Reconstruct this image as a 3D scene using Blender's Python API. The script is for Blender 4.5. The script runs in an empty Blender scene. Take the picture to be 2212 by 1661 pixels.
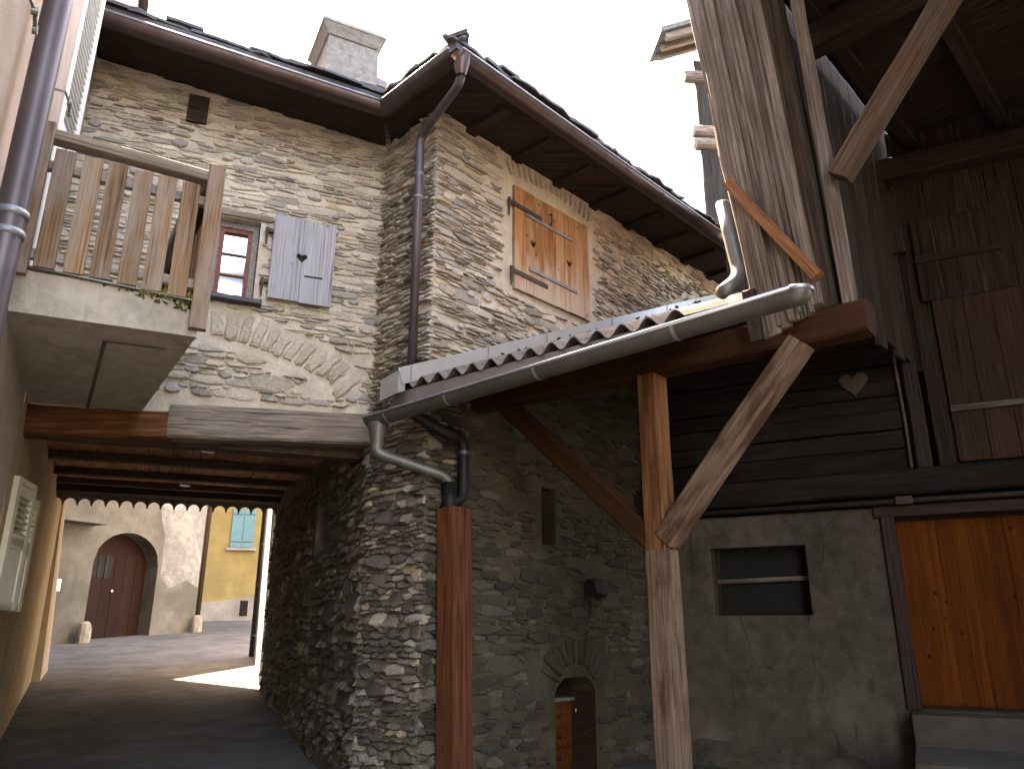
import bpy, math, random
from mathutils import Vector, Matrix, noise as mnoise

random.seed(7)
R = random.random
def U(a, b): return a + (b - a) * random.random()

# ------------------------------------------------------------------ camera, world, sun
SC = bpy.context.scene
COL = SC.collection
PITCH = math.radians(17.5)
EYE = 1.6
cam_d = bpy.data.cameras.new('camera')
cam_d.sensor_width = 36.0
cam_d.lens = 27.03
cam_d.clip_start = 0.05
cam_d.clip_end = 2000
cam = bpy.data.objects.new('camera', cam_d)
COL.objects.link(cam)
cam.location = (0, 0, EYE)
cam.rotation_euler = (math.radians(90) + PITCH, 0, 0)
SC.camera = cam

SUN_AZ = math.radians(-30)      # clockwise from +Y
SUN_EL = math.radians(58)
wd = bpy.data.worlds.new('World')
SC.world = wd
wd.use_nodes = True
wn = wd.node_tree.nodes
wl = wd.node_tree.links
bg = wn['Background']
sky = wn.new('ShaderNodeTexSky')
sky.sky_type = 'NISHITA'
sky.sun_disc = False
sky.sun_elevation = SUN_EL
sky.sun_rotation = SUN_AZ
sky.air_density = 1.0
sky.dust_density = 2.0
sky.ozone_density = .3
wl.new(sky.outputs[0], bg.inputs[0])
bg.inputs[1].default_value = 0.15
sun_d = bpy.data.lights.new('sun', 'SUN')
sun_d.energy = 4.0
sun_d.angle = math.radians(0.5)
sun_d.color = (1.0, 0.95, 0.87)
sun = bpy.data.objects.new('sun', sun_d)
COL.objects.link(sun)
sv = Vector((math.sin(SUN_AZ) * math.cos(SUN_EL), math.cos(SUN_AZ) * math.cos(SUN_EL), math.sin(SUN_EL)))
sun.rotation_euler = (-sv).to_track_quat('-Z', 'Y').to_euler()
sun.location = (0, 0, 30)
vs = SC.view_settings
vs.view_transform = 'Standard'
vs.look = 'None'
vs.gamma = 1
vs.use_curve_mapping = False
vs.exposure = 4.7
vs.use_white_balance = True
vs.white_balance_temperature = 9300
vs.white_balance_tint = 20

# ------------------------------------------------------------------ helpers: survey of the photograph
F, UC, VC = 1661.0, 1106.0, 830.5
CP, SP = math.cos(PITCH), math.sin(PITCH)
CAM = Vector((0, 0, EYE))
def ray(u, v):
    a = (u - UC) / F; b = (VC - v) / F
    return Vector((a, CP - b * SP, SP + b * CP))
def hit(u, v, O, N):
    d = ray(u, v)
    return CAM + d * ((O - CAM).dot(N) / d.dot(N))
def px_area(p, n, area):
    d = p - CAM; L = d.length
    if d.y < .5: return 0
    c = max(0.0, -n.dot(d) / L)
    fwd = d.y * CP + d.z * SP
    uu = UC + F * d.x / fwd; vv = VC - F * (d.z * CP - d.y * SP) / fwd
    if not (-40 < uu < 2250 and -40 < vv < 1700): return 0
    return area * c / (L * L)
def ground_z(x, y):
    return .08 * min(y, 60.0)

class Wall:
    def __init__(s, ox, oy, dx, dy, nx, ny):
        s.O = Vector((ox, oy, 0)); s.X = Vector((dx, dy, 0)).normalized()
        n = Vector((-s.X.y, s.X.x, 0))
        s.N = n if n.dot(Vector((nx, ny, 0))) > 0 else -n
    def p(s, x, z, d=0.0):
        return s.O + s.X * x + s.N * d + Vector((0, 0, z))
    def uv(s, u, v, d=0.0):
        h = hit(u, v, s.O + s.N * d, s.N) - s.O
        return h.dot(s.X), h.z
    def px(s, u, v, d=0.0):
        x, z = s.uv(u, v, d); return s.p(x, z, d)

TLW = Wall(-.59, 5.227, -.483, .483, -1, -1)      # tower, left face
FA = Wall(-1.073, 5.71, -.93, -.368, .3, -1)      # facade over the passage
PW = Wall(-1.073, 5.71, -2.127, 4.79, -1, -.4)    # passage side wall
TR = Wall(-.59, 5.227, .688, .725, 1, -1)         # tower, right face
BW = Wall(1.21, 7.13, .89, -.454, -1, -1)         # barn rear wall
LW = Wall(-2.3, 3.2, -.469, .883, 1, .5)          # plastered house
W3 = Wall(-9.1, 15.7, .469, .883, 1, -.5)         # far house with the arched door
W5 = Wall(-8.6, 22.0, .985, .174, 0, -1)          # yellow house
W6 = Wall(-3.32, 10.78, -1.14, 3.3, -1, -.3)      # white house beyond the passage
FAR = Wall(-3.2, 10.5, -2.6, -1.05, .4, 1)        # rear line of the passage

# ------------------------------------------------------------------ helpers: meshes and objects
WM = {}
def link(o, parent=None, M=None):
    COL.objects.link(o)
    M = M or Matrix.Identity(4)
    WM[o.name] = M
    if parent is not None:
        o.parent = parent
        o.matrix_parent_inverse = WM[parent.name].inverted()
    o.matrix_basis = M
    return o
def thing(name, loc, label, cat, group=None):
    o = bpy.data.objects.new(name, None)
    o.empty_display_size = .2
    link(o, None, Matrix.Translation(Vector(loc)))
    o['label'] = label; o['category'] = cat
    if group: o['group'] = group
    return o
def tag(o, label, cat, group=None):
    o['label'] = label; o['category'] = cat
    if group: o['group'] = group
    return o

class Geo:
    def __init__(s): s.v = []; s.f = []; s.c = []
    def add(s, vs_, fs, col=None):
        b = len(s.v); s.v += [Vector(p) for p in vs_]
        s.f += [tuple(i + b for i in f) for f in fs]
        s.c += [col] * len(fs)
        return s
    def quad(s, a, b, c, d): return s.add([a, b, c, d], [(0, 1, 2, 3)])
    def hexa(s, p):       # p: 4 bottom, 4 top
        return s.add(p, [(3, 2, 1, 0), (4, 5, 6, 7), (0, 1, 5, 4), (1, 2, 6, 5), (2, 3, 7, 6), (3, 0, 4, 7)])
    def wbox(s, w, x0, x1, z0, z1, d0, d1):
        return s.hexa([w.p(x0, z0, d0), w.p(x1, z0, d0), w.p(x1, z0, d1), w.p(x0, z0, d1),
                       w.p(x0, z1, d0), w.p(x1, z1, d0), w.p(x1, z1, d1), w.p(x0, z1, d1)])
    def prism(s, pts, off):   # pts: polygon in 3D, extruded by off
        n = len(pts); off = Vector(off)
        vv = [Vector(p) for p in pts]; vv += [p + off for p in vv]
        fs = [tuple(range(n))[::-1], tuple(range(n, 2 * n))]
        fs += [(i, (i + 1) % n, n + (i + 1) % n, n + i) for i in range(n)]
        return s.add(vv, fs)
    def tube(s, path, r, n=12, cap=True):
        path = [Vector(p) for p in path]; m = len(path)
        rs = r if isinstance(r, (list, tuple)) else [r] * m
        vv = []; prev = None
        for i, p in enumerate(path):
            t = (path[min(i + 1, m - 1)] - path[max(i - 1, 0)]).normalized()
            a = prev if prev is not None else (Vector((0, 0, 1)) if abs(t.z) < .9 else Vector((1, 0, 0)))
            a = (a - t * a.dot(t)).normalized(); prev = a
            b = t.cross(a)
            for k in range(n):
                q = 2 * math.pi * k / n
                vv.append(p + (a * math.cos(q) + b * math.sin(q)) * rs[i])
        fs = []
        for i in range(m - 1):
            for k in range(n):
                k2 = (k + 1) % n
                fs.append((i * n + k, i * n + k2, (i + 1) * n + k2, (i + 1) * n + k))
        if cap:
            fs.append(tuple(range(n))[::-1]); fs.append(tuple((m - 1) * n + k for k in range(n)))
        return s.add(vv, fs)

def obj(name, g, mat, parent=None, smooth=False, stuff=False, structure=False, center=True):
    me = bpy.data.meshes.new(name)
    c = Vector((0, 0, 0))
    if center and g.v:
        lo = [min(p[i] for p in g.v) for i in range(3)]; hi = [max(p[i] for p in g.v) for i in range(3)]
        c = Vector(((lo[0] + hi[0]) / 2, (lo[1] + hi[1]) / 2, lo[2]))
    me.from_pydata([p - c for p in g.v], [], g.f)
    if any(k is not None for k in g.c):
        at = me.color_attributes.new('tone', 'FLOAT_COLOR', 'CORNER')
        i = 0
        for f, k in zip(me.polygons, g.c):
            k = k or (.3, .3, .3)
            for _ in f.loop_indices:
                at.data[i].color = (k[0], k[1], k[2], 1); i += 1
    if smooth: me.shade_smooth()
    me.materials.append(MAT[mat])
    o = bpy.data.objects.new(name, me)
    link(o, parent, Matrix.Translation(c))
    if stuff: o['kind'] = 'stuff'
    if structure: o['kind'] = 'structure'
    return o

def beam_mesh(L, w, t, n, jit, ch, taper=1.0):
    """length along local X, width Y, thickness Z, chamfered and a little uneven"""
    vv = []; fs = []
    ph = R() * 50
    for i in range(n + 1):
        x = -L / 2 + L * i / n
        k = 1 + (taper - 1) * i / n
        hw, ht = w / 2 * k, t / 2 * k
        oy = jit * 1.5 * mnoise.noise((x * 1.3 + ph, 3.1, ph)); oz = jit * 1.5 * mnoise.noise((x * 1.3, ph, 9.2))
        ring = [(-hw, -ht + ch), (-hw + ch, -ht), (hw - ch, -ht), (hw, -ht + ch), (hw, ht - ch), (hw - ch, ht), (-hw + ch, ht), (-hw, ht - ch)]
        for q, (a, b) in enumerate(ring):
            vv.append((x + (U(-1, 1) * jit * .7 if i in (0, n) else 0), a + oy + U(-1, 1) * jit * .45, b + oz + U(-1, 1) * jit * .45))
    for i in range(n):
        for k in range(8):
            k2 = (k + 1) % 8
            fs.append((i * 8 + k, i * 8 + k2, (i + 1) * 8 + k2, (i + 1) * 8 + k)[::-1])
    fs.append(tuple(range(8))); fs.append(tuple(n * 8 + k for k in range(8))[::-1])
    return vv, fs

def board(name, p0, p1, w, t, side, mat, parent=None, jit=.002, n=None, ch=None, taper=1.0):
    p0 = Vector(p0); p1 = Vector(p1); d = p1 - p0; L = d.length
    x = d.normalized(); side = Vector(side); y = (side - x * side.dot(x)).normalized(); z = x.cross(y)
    n = n or max(2, min(14, int(L / .22)))
    ch = ch if ch is not None else min(w, t) * .09
    vv, fs = beam_mesh(L, w, t, n, jit, ch, taper)
    me = bpy.data.meshes.new(name); me.from_pydata(vv, [], fs); me.materials.append(MAT[mat])
    o = bpy.data.objects.new(name, me)
    M = Matrix((x, y, z)).transposed().to_4x4(); M.translation = (p0 + p1) / 2
    return link(o, parent, M)

# ------------------------------------------------------------------ materials
MAT = {}
def newmat(name):
    m = bpy.data.materials.new(name); m.use_nodes = True
    nt = m.node_tree; b = nt.nodes['Principled BSDF']; MAT[name] = m
    return m, nt, b
def nd(nt, kind, **kw):
    n = nt.nodes.new(kind)
    for k, v in kw.items():
        if k.startswith('i_'): n.inputs[k[2:].replace('_', ' ')].default_value = v
        else: setattr(n, k, v)
    return n
def ramp(nt, stops):
    n = nt.nodes.new('ShaderNodeValToRGB'); e = n.color_ramp.elements
    while len(e) < len(stops): e.new(.5)
    for k, (p, c) in enumerate(stops):
        e[k].position = p; e[k].color = (c[0], c[1], c[2], 1)
    return n
def coords(nt, scale=(1, 1, 1), rnd=True):
    tc = nd(nt, 'ShaderNodeTexCoord'); mp = nd(nt, 'ShaderNodeMapping')
    mp.inputs['Scale'].default_value = scale
    if rnd:
        oi = nd(nt, 'ShaderNodeObjectInfo'); ml = nd(nt, 'ShaderNodeMath', operation='MULTIPLY')
        ml.inputs[1].default_value = 37.0
        nt.links.new(oi.outputs['Random'], ml.inputs[0])
        cb = nd(nt, 'ShaderNodeCombineXYZ')
        for k in range(3): nt.links.new(ml.outputs[0], cb.inputs[k])
        nt.links.new(cb.outputs[0], mp.inputs['Location'])
    nt.links.new(tc.outputs['Object'], mp.inputs['Vector'])
    return mp.outputs[0]
def mix(nt, a, b, fac, mode='MIX'):
    m = nd(nt, 'ShaderNodeMix', data_type='RGBA', blend_type=mode)
    for sock, val in ((m.inputs[6], a), (m.inputs[7], b), (m.inputs[0], fac)):
        if hasattr(val, 'is_output'): nt.links.new(val, sock)
        elif isinstance(val, (int, float)): sock.default_value = val
        else: sock.default_value = (val[0], val[1], val[2], 1)
    return m.outputs[2]
def bump(nt, b, h, strength, dist):
    n = nd(nt, 'ShaderNodeBump'); n.inputs['Strength'].default_value = strength; n.inputs['Distance'].default_value = dist
    nt.links.new(h, n.inputs['Height']); nt.links.new(n.outputs[0], b.inputs['Normal'])

def wood(name, dark, mid, light, bstr=.5, grain=34, stain=None, stain_amt=.5, knots=0.0, rough=.82, crack=1.0, bleach=None):
    m, nt, b = newmat(name); L = nt.links.new
    g = nd(nt, 'ShaderNodeTexNoise', i_Scale=1.0, i_Detail=6.0, i_Roughness=.62, i_Distortion=.35)
    L(coords(nt, (2.2, grain * 2.4, grain * 2.4)), g.inputs['Vector'])
    r = ramp(nt, [(.28, dark), (.5, mid), (.72, light)]); L(g.outputs['Fac'], r.inputs[0])
    col = r.outputs[0]
    ck = nd(nt, 'ShaderNodeTexNoise', i_Scale=1.0, i_Detail=3.0, i_Roughness=.5, i_Distortion=.6)
    L(coords(nt, (1.1, grain * 1.15, grain * 1.15)), ck.inputs['Vector'])
    cr = ramp(nt, [(.33, (1, 1, 1)), (.385, (0, 0, 0))]); L(ck.outputs['Fac'], cr.inputs[0])
    cm = nd(nt, 'ShaderNodeMath', operation='MULTIPLY'); cm.inputs[1].default_value = .75 * crack
    L(cr.outputs[0], cm.inputs[0]); col = mix(nt, col, tuple(c * .45 for c in dark), cm.outputs[0])
    oi = nd(nt, 'ShaderNodeObjectInfo')
    hv = nd(nt, 'ShaderNodeHueSaturation')
    mr = nd(nt, 'ShaderNodeMapRange'); mr.inputs[3].default_value = .78; mr.inputs[4].default_value = 1.2
    L(oi.outputs['Random'], mr.inputs[0]); L(mr.outputs[0], hv.inputs['Value']); L(col, hv.inputs['Color'])
    col = hv.outputs[0]
    if stain:
        s = nd(nt, 'ShaderNodeTexNoise', i_Scale=1.0, i_Detail=4.0, i_Roughness=.6)
        L(coords(nt, (2.2, 9, 9)), s.inputs['Vector'])
        rr = ramp(nt, [(.45, (0, 0, 0)), (.62, (1, 1, 1))]); L(s.outputs['Fac'], rr.inputs[0])
        mm = nd(nt, 'ShaderNodeMath', operation='MULTIPLY'); mm.inputs[1].default_value = stain_amt
        L(rr.outputs[0], mm.inputs[0]); col = mix(nt, col, stain, mm.outputs[0])
    if bleach:      # lower part bleached by rain and sun
        tc = nd(nt, 'ShaderNodeTexCoord'); sx = nd(nt, 'ShaderNodeSeparateXYZ'); L(tc.outputs['Object'], sx.inputs[0])
        n4 = nd(nt, 'ShaderNodeTexNoise', i_Scale=1.0, i_Detail=4.0); L(coords(nt, (2.0, 14, 14)), n4.inputs['Vector'])
        ad = nd(nt, 'ShaderNodeMath', operation='MULTIPLY_ADD'); ad.inputs[1].default_value = -1.1; L(sx.outputs[0], ad.inputs[0]); L(n4.outputs['Fac'], ad.inputs[2])
        rb = ramp(nt, [(.6, (0, 0, 0)), (1.0, (.85, .85, .85))]); L(ad.outputs[0], rb.inputs[0]); col = mix(nt, col, bleach, rb.outputs[0])
    if knots:
        v = nd(nt, 'ShaderNodeTexVoronoi', i_Scale=1.0); L(coords(nt, (6.5, 7, 3)), v.inputs['Vector'])
        rr = ramp(nt, [(.06, (1, 1, 1)), (.15, (0, 0, 0))]); L(v.outputs['Distance'], rr.inputs[0])
        mm = nd(nt, 'ShaderNodeMath', operation='MULTIPLY'); mm.inputs[1].default_value = knots
        L(rr.outputs[0], mm.inputs[0]); col = mix(nt, col, tuple(c * .35 for c in dark), mm.outputs[0])
    L(col, b.inputs['Base Color']); b.inputs['Roughness'].default_value = rough
    b.inputs['Specular IOR Level'].default_value = .12
    bump(nt, b, g.outputs['Fac'], bstr, .006)

wood('wood_grey', (.085, .08, .08), (.21, .20, .195), (.33, .315, .30), .6, 40, (.22, .17, .12), .35)
wood('wood_shutter_grey', (0.136, 0.136, 0.1487), (0.255, 0.255, 0.272), (0.34, 0.34, 0.357), .5, 55, (0.272, 0.2465, 0.2125), .3, .55)
wood('wood_shutter_orange', (0.1196, 0.04324, 0.01656), (0.276, 0.1196, 0.046), (0.4048, 0.207, 0.092), .5, 38, (0.368, 0.2668, 0.184), .35, .6, bleach=(0.3864, 0.3036, 0.23))
wood('wood_railing', (0.06375, 0.0357, 0.0187), (0.17, 0.102, 0.0578), (0.2465, 0.17, 0.1105), .8, 36, (0.221, 0.1997, 0.1785), .5)
wood('wood_red', (0.02142, 0.007056, 0.003024), (0.04284, 0.01562, 0.006552), (0.063, 0.02646, 0.0126), .35, 34, (0.02268, 0.01008, 0.006048), .5)
wood('wood_post', (.07, .026, .011), (.16, .067, .03), (.235, .115, .058), .5, 30, (.07, .028, .014), .75)
wood('wood_pale', (0.07153, 0.04032, 0.02731), (0.1561, 0.104, 0.07478), (0.2146, 0.1527, 0.1137), .5, 30, (0.04877, 0.01951, 0.009749), .85)
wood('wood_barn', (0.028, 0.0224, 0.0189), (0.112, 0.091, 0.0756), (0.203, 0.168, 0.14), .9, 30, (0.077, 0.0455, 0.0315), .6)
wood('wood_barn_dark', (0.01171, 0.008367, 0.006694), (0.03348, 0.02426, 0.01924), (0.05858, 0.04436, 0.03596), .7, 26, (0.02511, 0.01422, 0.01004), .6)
wood('wood_brace', (0.032, 0.0192, 0.0128), (0.08, 0.0496, 0.0336), (0.136, 0.1, 0.076), .6, 30, (0.068, 0.0224, 0.0112), .7)
wood('wood_door_far', (0.0088, 0.00385, 0.00275), (0.0165, 0.0066, 0.0044), (0.02475, 0.0099, 0.00715), .3, 30)
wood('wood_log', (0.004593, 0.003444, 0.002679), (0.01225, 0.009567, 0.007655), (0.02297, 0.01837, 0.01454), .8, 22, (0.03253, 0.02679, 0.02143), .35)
wood('wood_door', (0.0697, 0.01673, 0.002788), (0.1185, 0.02927, 0.004182), (0.1533, 0.04321, 0.00697), .25, 22, (0.06273, 0.01394, 0.002788), .35, .9, crack=.5)
wood('wood_door_dark', (.022, .012, .008), (.05, .028, .018), (.075, .045, .03), .4, 26, (.035, .024, .018), .5)
wood('wood_ceiling', (0.2025, 0.081, 0.0378), (0.3645, 0.162, 0.0783), (0.486, 0.243, 0.1283), .3, 20, (0.108, 0.04725, 0.027), .5)
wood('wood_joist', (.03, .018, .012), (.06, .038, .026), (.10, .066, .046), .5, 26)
wood('wood_lintel', (.055, .042, .034), (.21, .17, .135), (.33, .28, .23), 1.0, 26, (.12, .09, .07), .6)
wood('wood_lintel_rot', (0.042, 0.0154, 0.007), (0.119, 0.0455, 0.0182), (0.21, 0.112, 0.0595), .9, 16, (0.07, 0.028, 0.014), .6)
wood('wood_frame', (.11, .042, .032), (.17, .07, .055), (.22, .105, .082), .25, 30)
wood('wood_frame_dark', (.022, .014, .013), (.04, .026, .023), (.06, .04, .035), .25, 30)
wood('wood_casing', (0.0595, 0.01785, 0.00833), (0.113, 0.03689, 0.01666), (0.1547, 0.0595, 0.02975), .35, 22, (0.0476, 0.01666, 0.00952), .55)
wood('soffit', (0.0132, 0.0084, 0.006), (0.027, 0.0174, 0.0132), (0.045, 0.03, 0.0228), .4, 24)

def plain(name, col, var=.25, scale=6, rough=.85, bstr=.35, bdist=.004, bscale=60, spec=.3, metal=0.0, blot=None, blot_amt=.6, bl_scale=1.4, bl_edge=(.48, .6)):
    m, nt, b = newmat(name); L = nt.links.new
    c = coords(nt, (1, 1, 1), True)
    n1 = nd(nt, 'ShaderNodeTexNoise', i_Scale=float(scale), i_Detail=7.0, i_Roughness=.6); L(c, n1.inputs['Vector'])
    r = ramp(nt, [(.3, tuple(k * (1 - var) for k in col)), (.7, tuple(min(1, k * (1 + var)) for k in col))])
    L(n1.outputs['Fac'], r.inputs[0]); out = r.outputs[0]
    if blot:
        n2 = nd(nt, 'ShaderNodeTexNoise', i_Scale=bl_scale, i_Detail=6.0, i_Roughness=.62, i_Distortion=.4); L(c, n2.inputs['Vector'])
        rr = ramp(nt, [(bl_edge[0], (0, 0, 0)), (bl_edge[1], (1, 1, 1))]); L(n2.outputs['Fac'], rr.inputs[0])
        mm = nd(nt, 'ShaderNodeMath', operation='MULTIPLY'); mm.inputs[1].default_value = blot_amt
        L(rr.outputs[0], mm.inputs[0]); out = mix(nt, out, blot, mm.outputs[0])
    L(out, b.inputs['Base Color'])
    b.inputs['Roughness'].default_value = rough; b.inputs['Specular IOR Level'].default_value = spec; b.inputs['Metallic'].default_value = metal
    if bstr:
        n3 = nd(nt, 'ShaderNodeTexNoise', i_Scale=float(bscale), i_Detail=5.0, i_Roughness=.65); L(c, n3.inputs['Vector'])
        bump(nt, b, n3.outputs['Fac'], bstr, bdist)
    return m

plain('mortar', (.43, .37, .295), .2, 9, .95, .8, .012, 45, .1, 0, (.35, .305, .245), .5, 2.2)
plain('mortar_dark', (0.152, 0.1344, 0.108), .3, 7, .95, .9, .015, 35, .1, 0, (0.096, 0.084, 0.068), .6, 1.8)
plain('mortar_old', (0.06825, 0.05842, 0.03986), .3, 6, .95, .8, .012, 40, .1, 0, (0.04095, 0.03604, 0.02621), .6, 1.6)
plain('plaster_pink', (0.3588, 0.3003, 0.2496), .12, 5, .95, 1.0, .010, 130, .1)
plain('plaster_tan', (.40, .30, .20), .15, 3, .95, .5, .006, 60, .1, 0, (.33, .25, .17), .5, 1.2)
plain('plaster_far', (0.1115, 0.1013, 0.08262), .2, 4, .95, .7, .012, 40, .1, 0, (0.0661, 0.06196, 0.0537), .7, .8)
plain('plaster_peeled', (0.1958, 0.1822, 0.1659), .35, 7, .95, 1.0, .03, 22, .1, 0, (0.136, 0.1251, 0.1142), .7, 1.6)
plain('plaster_yellow', (.20, .155, .068), .14, 3, .95, .6, .006, 90, .1, 0, (.165, .13, .062), .5, 1.2)
plain('plaster_white', (0.525, 0.497, 0.448), .1, 3, .95, .5, .006, 50, .1)
plain('plaster_grey', (0.21, 0.196, 0.182), .2, 4, .95, .5, .008, 40, .1, 0, (0.133, 0.126, 0.119), .5, 1.5)
plain('concrete_dark', (0.0952, 0.0868, 0.0756), .2, 5, .95, .4, .005, 50, .1, 0, (0.056, 0.0504, 0.0448), .5, 1.6)
plain('asphalt', (0.09471, 0.0904, 0.08782), .3, 3, .92, .6, .006, 160, .2, 0, (0.05166, 0.04822, 0.04736), .55, .9)
plain('copper', (0.068, 0.044, 0.04), .3, 5, .42, .12, .002, 20, .5, .75, (0.056, 0.056, 0.06), .5, 2.5)
plain('copper_rim', (.15, .17, .19), .2, 8, .5, .1, .002, 20, .5, .5)
plain('pipe_brown', (.060, .048, .055), .2, 4, .45, .1, .002, 20, .5, .35, (.09, .08, .09), .5, 2.0)
plain('zinc', (.125, .122, .112), .25, 6, .5, .2, .002, 30, .4, .6, (.085, .08, .072), .6, 3.0)
plain('zinc_rim', (.42, .45, .50), .1, 6, .35, .05, .002, 30, .5, .8)
plain('flashing', (0.3635, 0.3751, 0.3635), .1, 5, .5, .1, .002, 20, .5, .6)
plain('fibre_cement', (0.1163, 0.101, 0.0918), .3, 12, .92, .7, .006, 70, .1, 0, (0.06732, 0.05814, 0.04896), .6, 4.0)
plain('drip_brown', (.12, .095, .09), .15, 5, .6, .1, .002, 20, .3)
plain('plastic_black', (.010, .010, .011), .2, 8, .55, .1, .002, 20, .25)
plain('iron', (.055, .035, .028), .3, 14, .65, .3, .003, 60, .4, .5)
plain('iron_grey', (.16, .155, .15), .25, 14, .5, .2, .003, 60, .5, .7)
plain('slate', (.06, .06, .065), .35, 8, .8, .6, .008, 40, .3)
plain('chimney_plaster', (0.132, 0.126, 0.12), .3, 14, .95, 1.0, .012, 70, .1, 0, (0.12, 0.114, 0.108), .5, 3.0)
plain('shade_black', (.012, .011, .010), .2, 4, .95, 0)  # near-black colour standing in for unlit depth
plain('stone_pale', (0.21, 0.185, 0.15), .3, 9, .95, 1.0, .02, 40, .1)
plain('shutter_white', (.62, .60, .54), .06, 5, .6, .15, .002, 40, .35)
plain('shutter_cream', (.55, .50, .39), .1, 5, .6, .2, .002, 40, .35)
plain('shutter_teal', (0.0675, 0.165, 0.195), .12, 6, .65, .15, .002, 40, .35)
plain('paper', (.75, .72, .64), .03, 5, .8, 0)
plain('lamp_black', (.02, .02, .021), .2, 8, .45, .1, .002, 20, .5)
plain('moss', (.075, .085, .02), .5, 20, 1.0, .9, .02, 70, .05, 0, (.12, .055, .02), .8, 6.0)
plain('grass', (.16, .17, .03), .3, 20, .9, 0)
plain('heart_wood', (0.076, 0.066, 0.056), .2, 9, .85, .3, .004, 40, .2)
m, nt, b = newmat('glass')
b.inputs['Base Color'].default_value = (.55, .62, .68, 1); b.inputs['Roughness'].default_value = .06
b.inputs['Metallic'].default_value = .85
m, nt, b = newmat('glass_dark')
b.inputs['Base Color'].default_value = (.012, .013, .015, 1); b.inputs['Roughness'].default_value = .15
m, nt, b = newmat('lamp_glass')
b.inputs['Base Color'].default_value = (.45, .45, .42, 1); b.inputs['Roughness'].default_value = .2
m, nt, b = newmat('brass')
b.inputs['Base Color'].default_value = (.7, .5, .2, 1); b.inputs['Roughness'].default_value = .3; b.inputs['Metallic'].default_value = 1

def stained_plaster(name, base, dark, light, cracks=.7):
    m, nt, b = newmat(name); L = nt.links.new
    c = coords(nt, (1, 1, 1), False)
    def nz(sc, scale, det=6.0, dis=.3):
        mp = nd(nt, 'ShaderNodeMapping'); mp.inputs['Scale'].default_value = sc; L(c, mp.inputs[0])
        n = nd(nt, 'ShaderNodeTexNoise', i_Scale=scale, i_Detail=det, i_Roughness=.65, i_Distortion=dis); L(mp.outputs[0], n.inputs['Vector']); return n.outputs['Fac']
    def thr(f, a, d_): r = ramp(nt, [(a, (0, 0, 0)), (d_, (1, 1, 1))]); L(f, r.inputs[0]); return r.outputs[0]
    r0 = ramp(nt, [(.3, tuple(k * .75 for k in base)), (.7, tuple(k * 1.25 for k in base))]); L(nz((1, 1, 1), 9.0), r0.inputs[0])
    col = mix(nt, r0.outputs[0], light, thr(nz((1, 1, .8), 1.3), .5, .68))
    col = mix(nt, col, dark, thr(nz((1, 1, .6), 2.1), .52, .75))
    col = mix(nt, col, tuple(k * .7 for k in dark), thr(nz((9, 9, .5), 1.0, 4.0, .8), .60, .80))
    v = nd(nt, 'ShaderNodeTexVoronoi', feature='DISTANCE_TO_EDGE', i_Scale=1.0)
    mp = nd(nt, 'ShaderNodeMapping'); mp.inputs['Scale'].default_value = (1.5, 1.5, .55); L(c, mp.inputs[0])
    n2 = nd(nt, 'ShaderNodeTexNoise', i_Scale=3.0, i_Detail=5.0); L(mp.outputs[0], n2.inputs['Vector'])
    wv = nd(nt, 'ShaderNodeVectorMath', operation='MULTIPLY_ADD'); wv.inputs[1].default_value = (.25, .25, .25); L(n2.outputs['Color'], wv.inputs[0]); L(mp.outputs[0], wv.inputs[2])
    L(wv.outputs[0], v.inputs['Vector'])
    cr = ramp(nt, [(.003, (1, 1, 1)), (.008, (0, 0, 0))]); L(v.outputs['Distance'], cr.inputs[0])
    ml = nd(nt, 'ShaderNodeMath', operation='MULTIPLY'); L(cr.outputs[0], ml.inputs[0]); L(thr(nz((1, 1, 1), 1.7, 3.0), .5, .62), ml.inputs[1])
    m2 = nd(nt, 'ShaderNodeMath', operation='MULTIPLY'); L(ml.outputs[0], m2.inputs[0]); m2.inputs[1].default_value = cracks
    col = mix(nt, col, tuple(k * .4 for k in dark), m2.outputs[0])
    L(col, b.inputs['Base Color']); b.inputs['Roughness'].default_value = .95; b.inputs['Specular IOR Level'].default_value = .1
    bump(nt, b, nz((1, 1, 1), 30.0), .8, .012)
stained_plaster('concrete', (.31, .28, .235), (.17, .15, .12), (.38, .35, .30), 0.0)
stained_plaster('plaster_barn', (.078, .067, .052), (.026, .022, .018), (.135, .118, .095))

def stone_mat(name, gain):
    m, nt, b = newmat(name); L = nt.links.new
    at = nd(nt, 'ShaderNodeAttribute', attribute_name='tone')
    c = coords(nt, (1, 1, 1), True)
    n1 = nd(nt, 'ShaderNodeTexNoise', i_Scale=42.0, i_Detail=8.0, i_Roughness=.72)
    mp = nd(nt, 'ShaderNodeMapping'); mp.inputs['Scale'].default_value = (1, 1, 3.2); L(c, mp.inputs[0]); L(mp.outputs[0], n1.inputs['Vector'])
    r = ramp(nt, [(.28, (.45 * gain,) * 3), (.72, (1.45 * gain,) * 3)]); L(n1.outputs['Fac'], r.inputs[0])
    col = mix(nt, at.outputs['Color'], r.outputs[0], 1.0, 'MULTIPLY')
    L(col, b.inputs['Base Color']); b.inputs['Roughness'].default_value = .9; b.inputs['Specular IOR Level'].default_value = .2
    bump(nt, b, n1.outputs['Fac'], .9, .012)
stone_mat('stone', 1.0)

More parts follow.
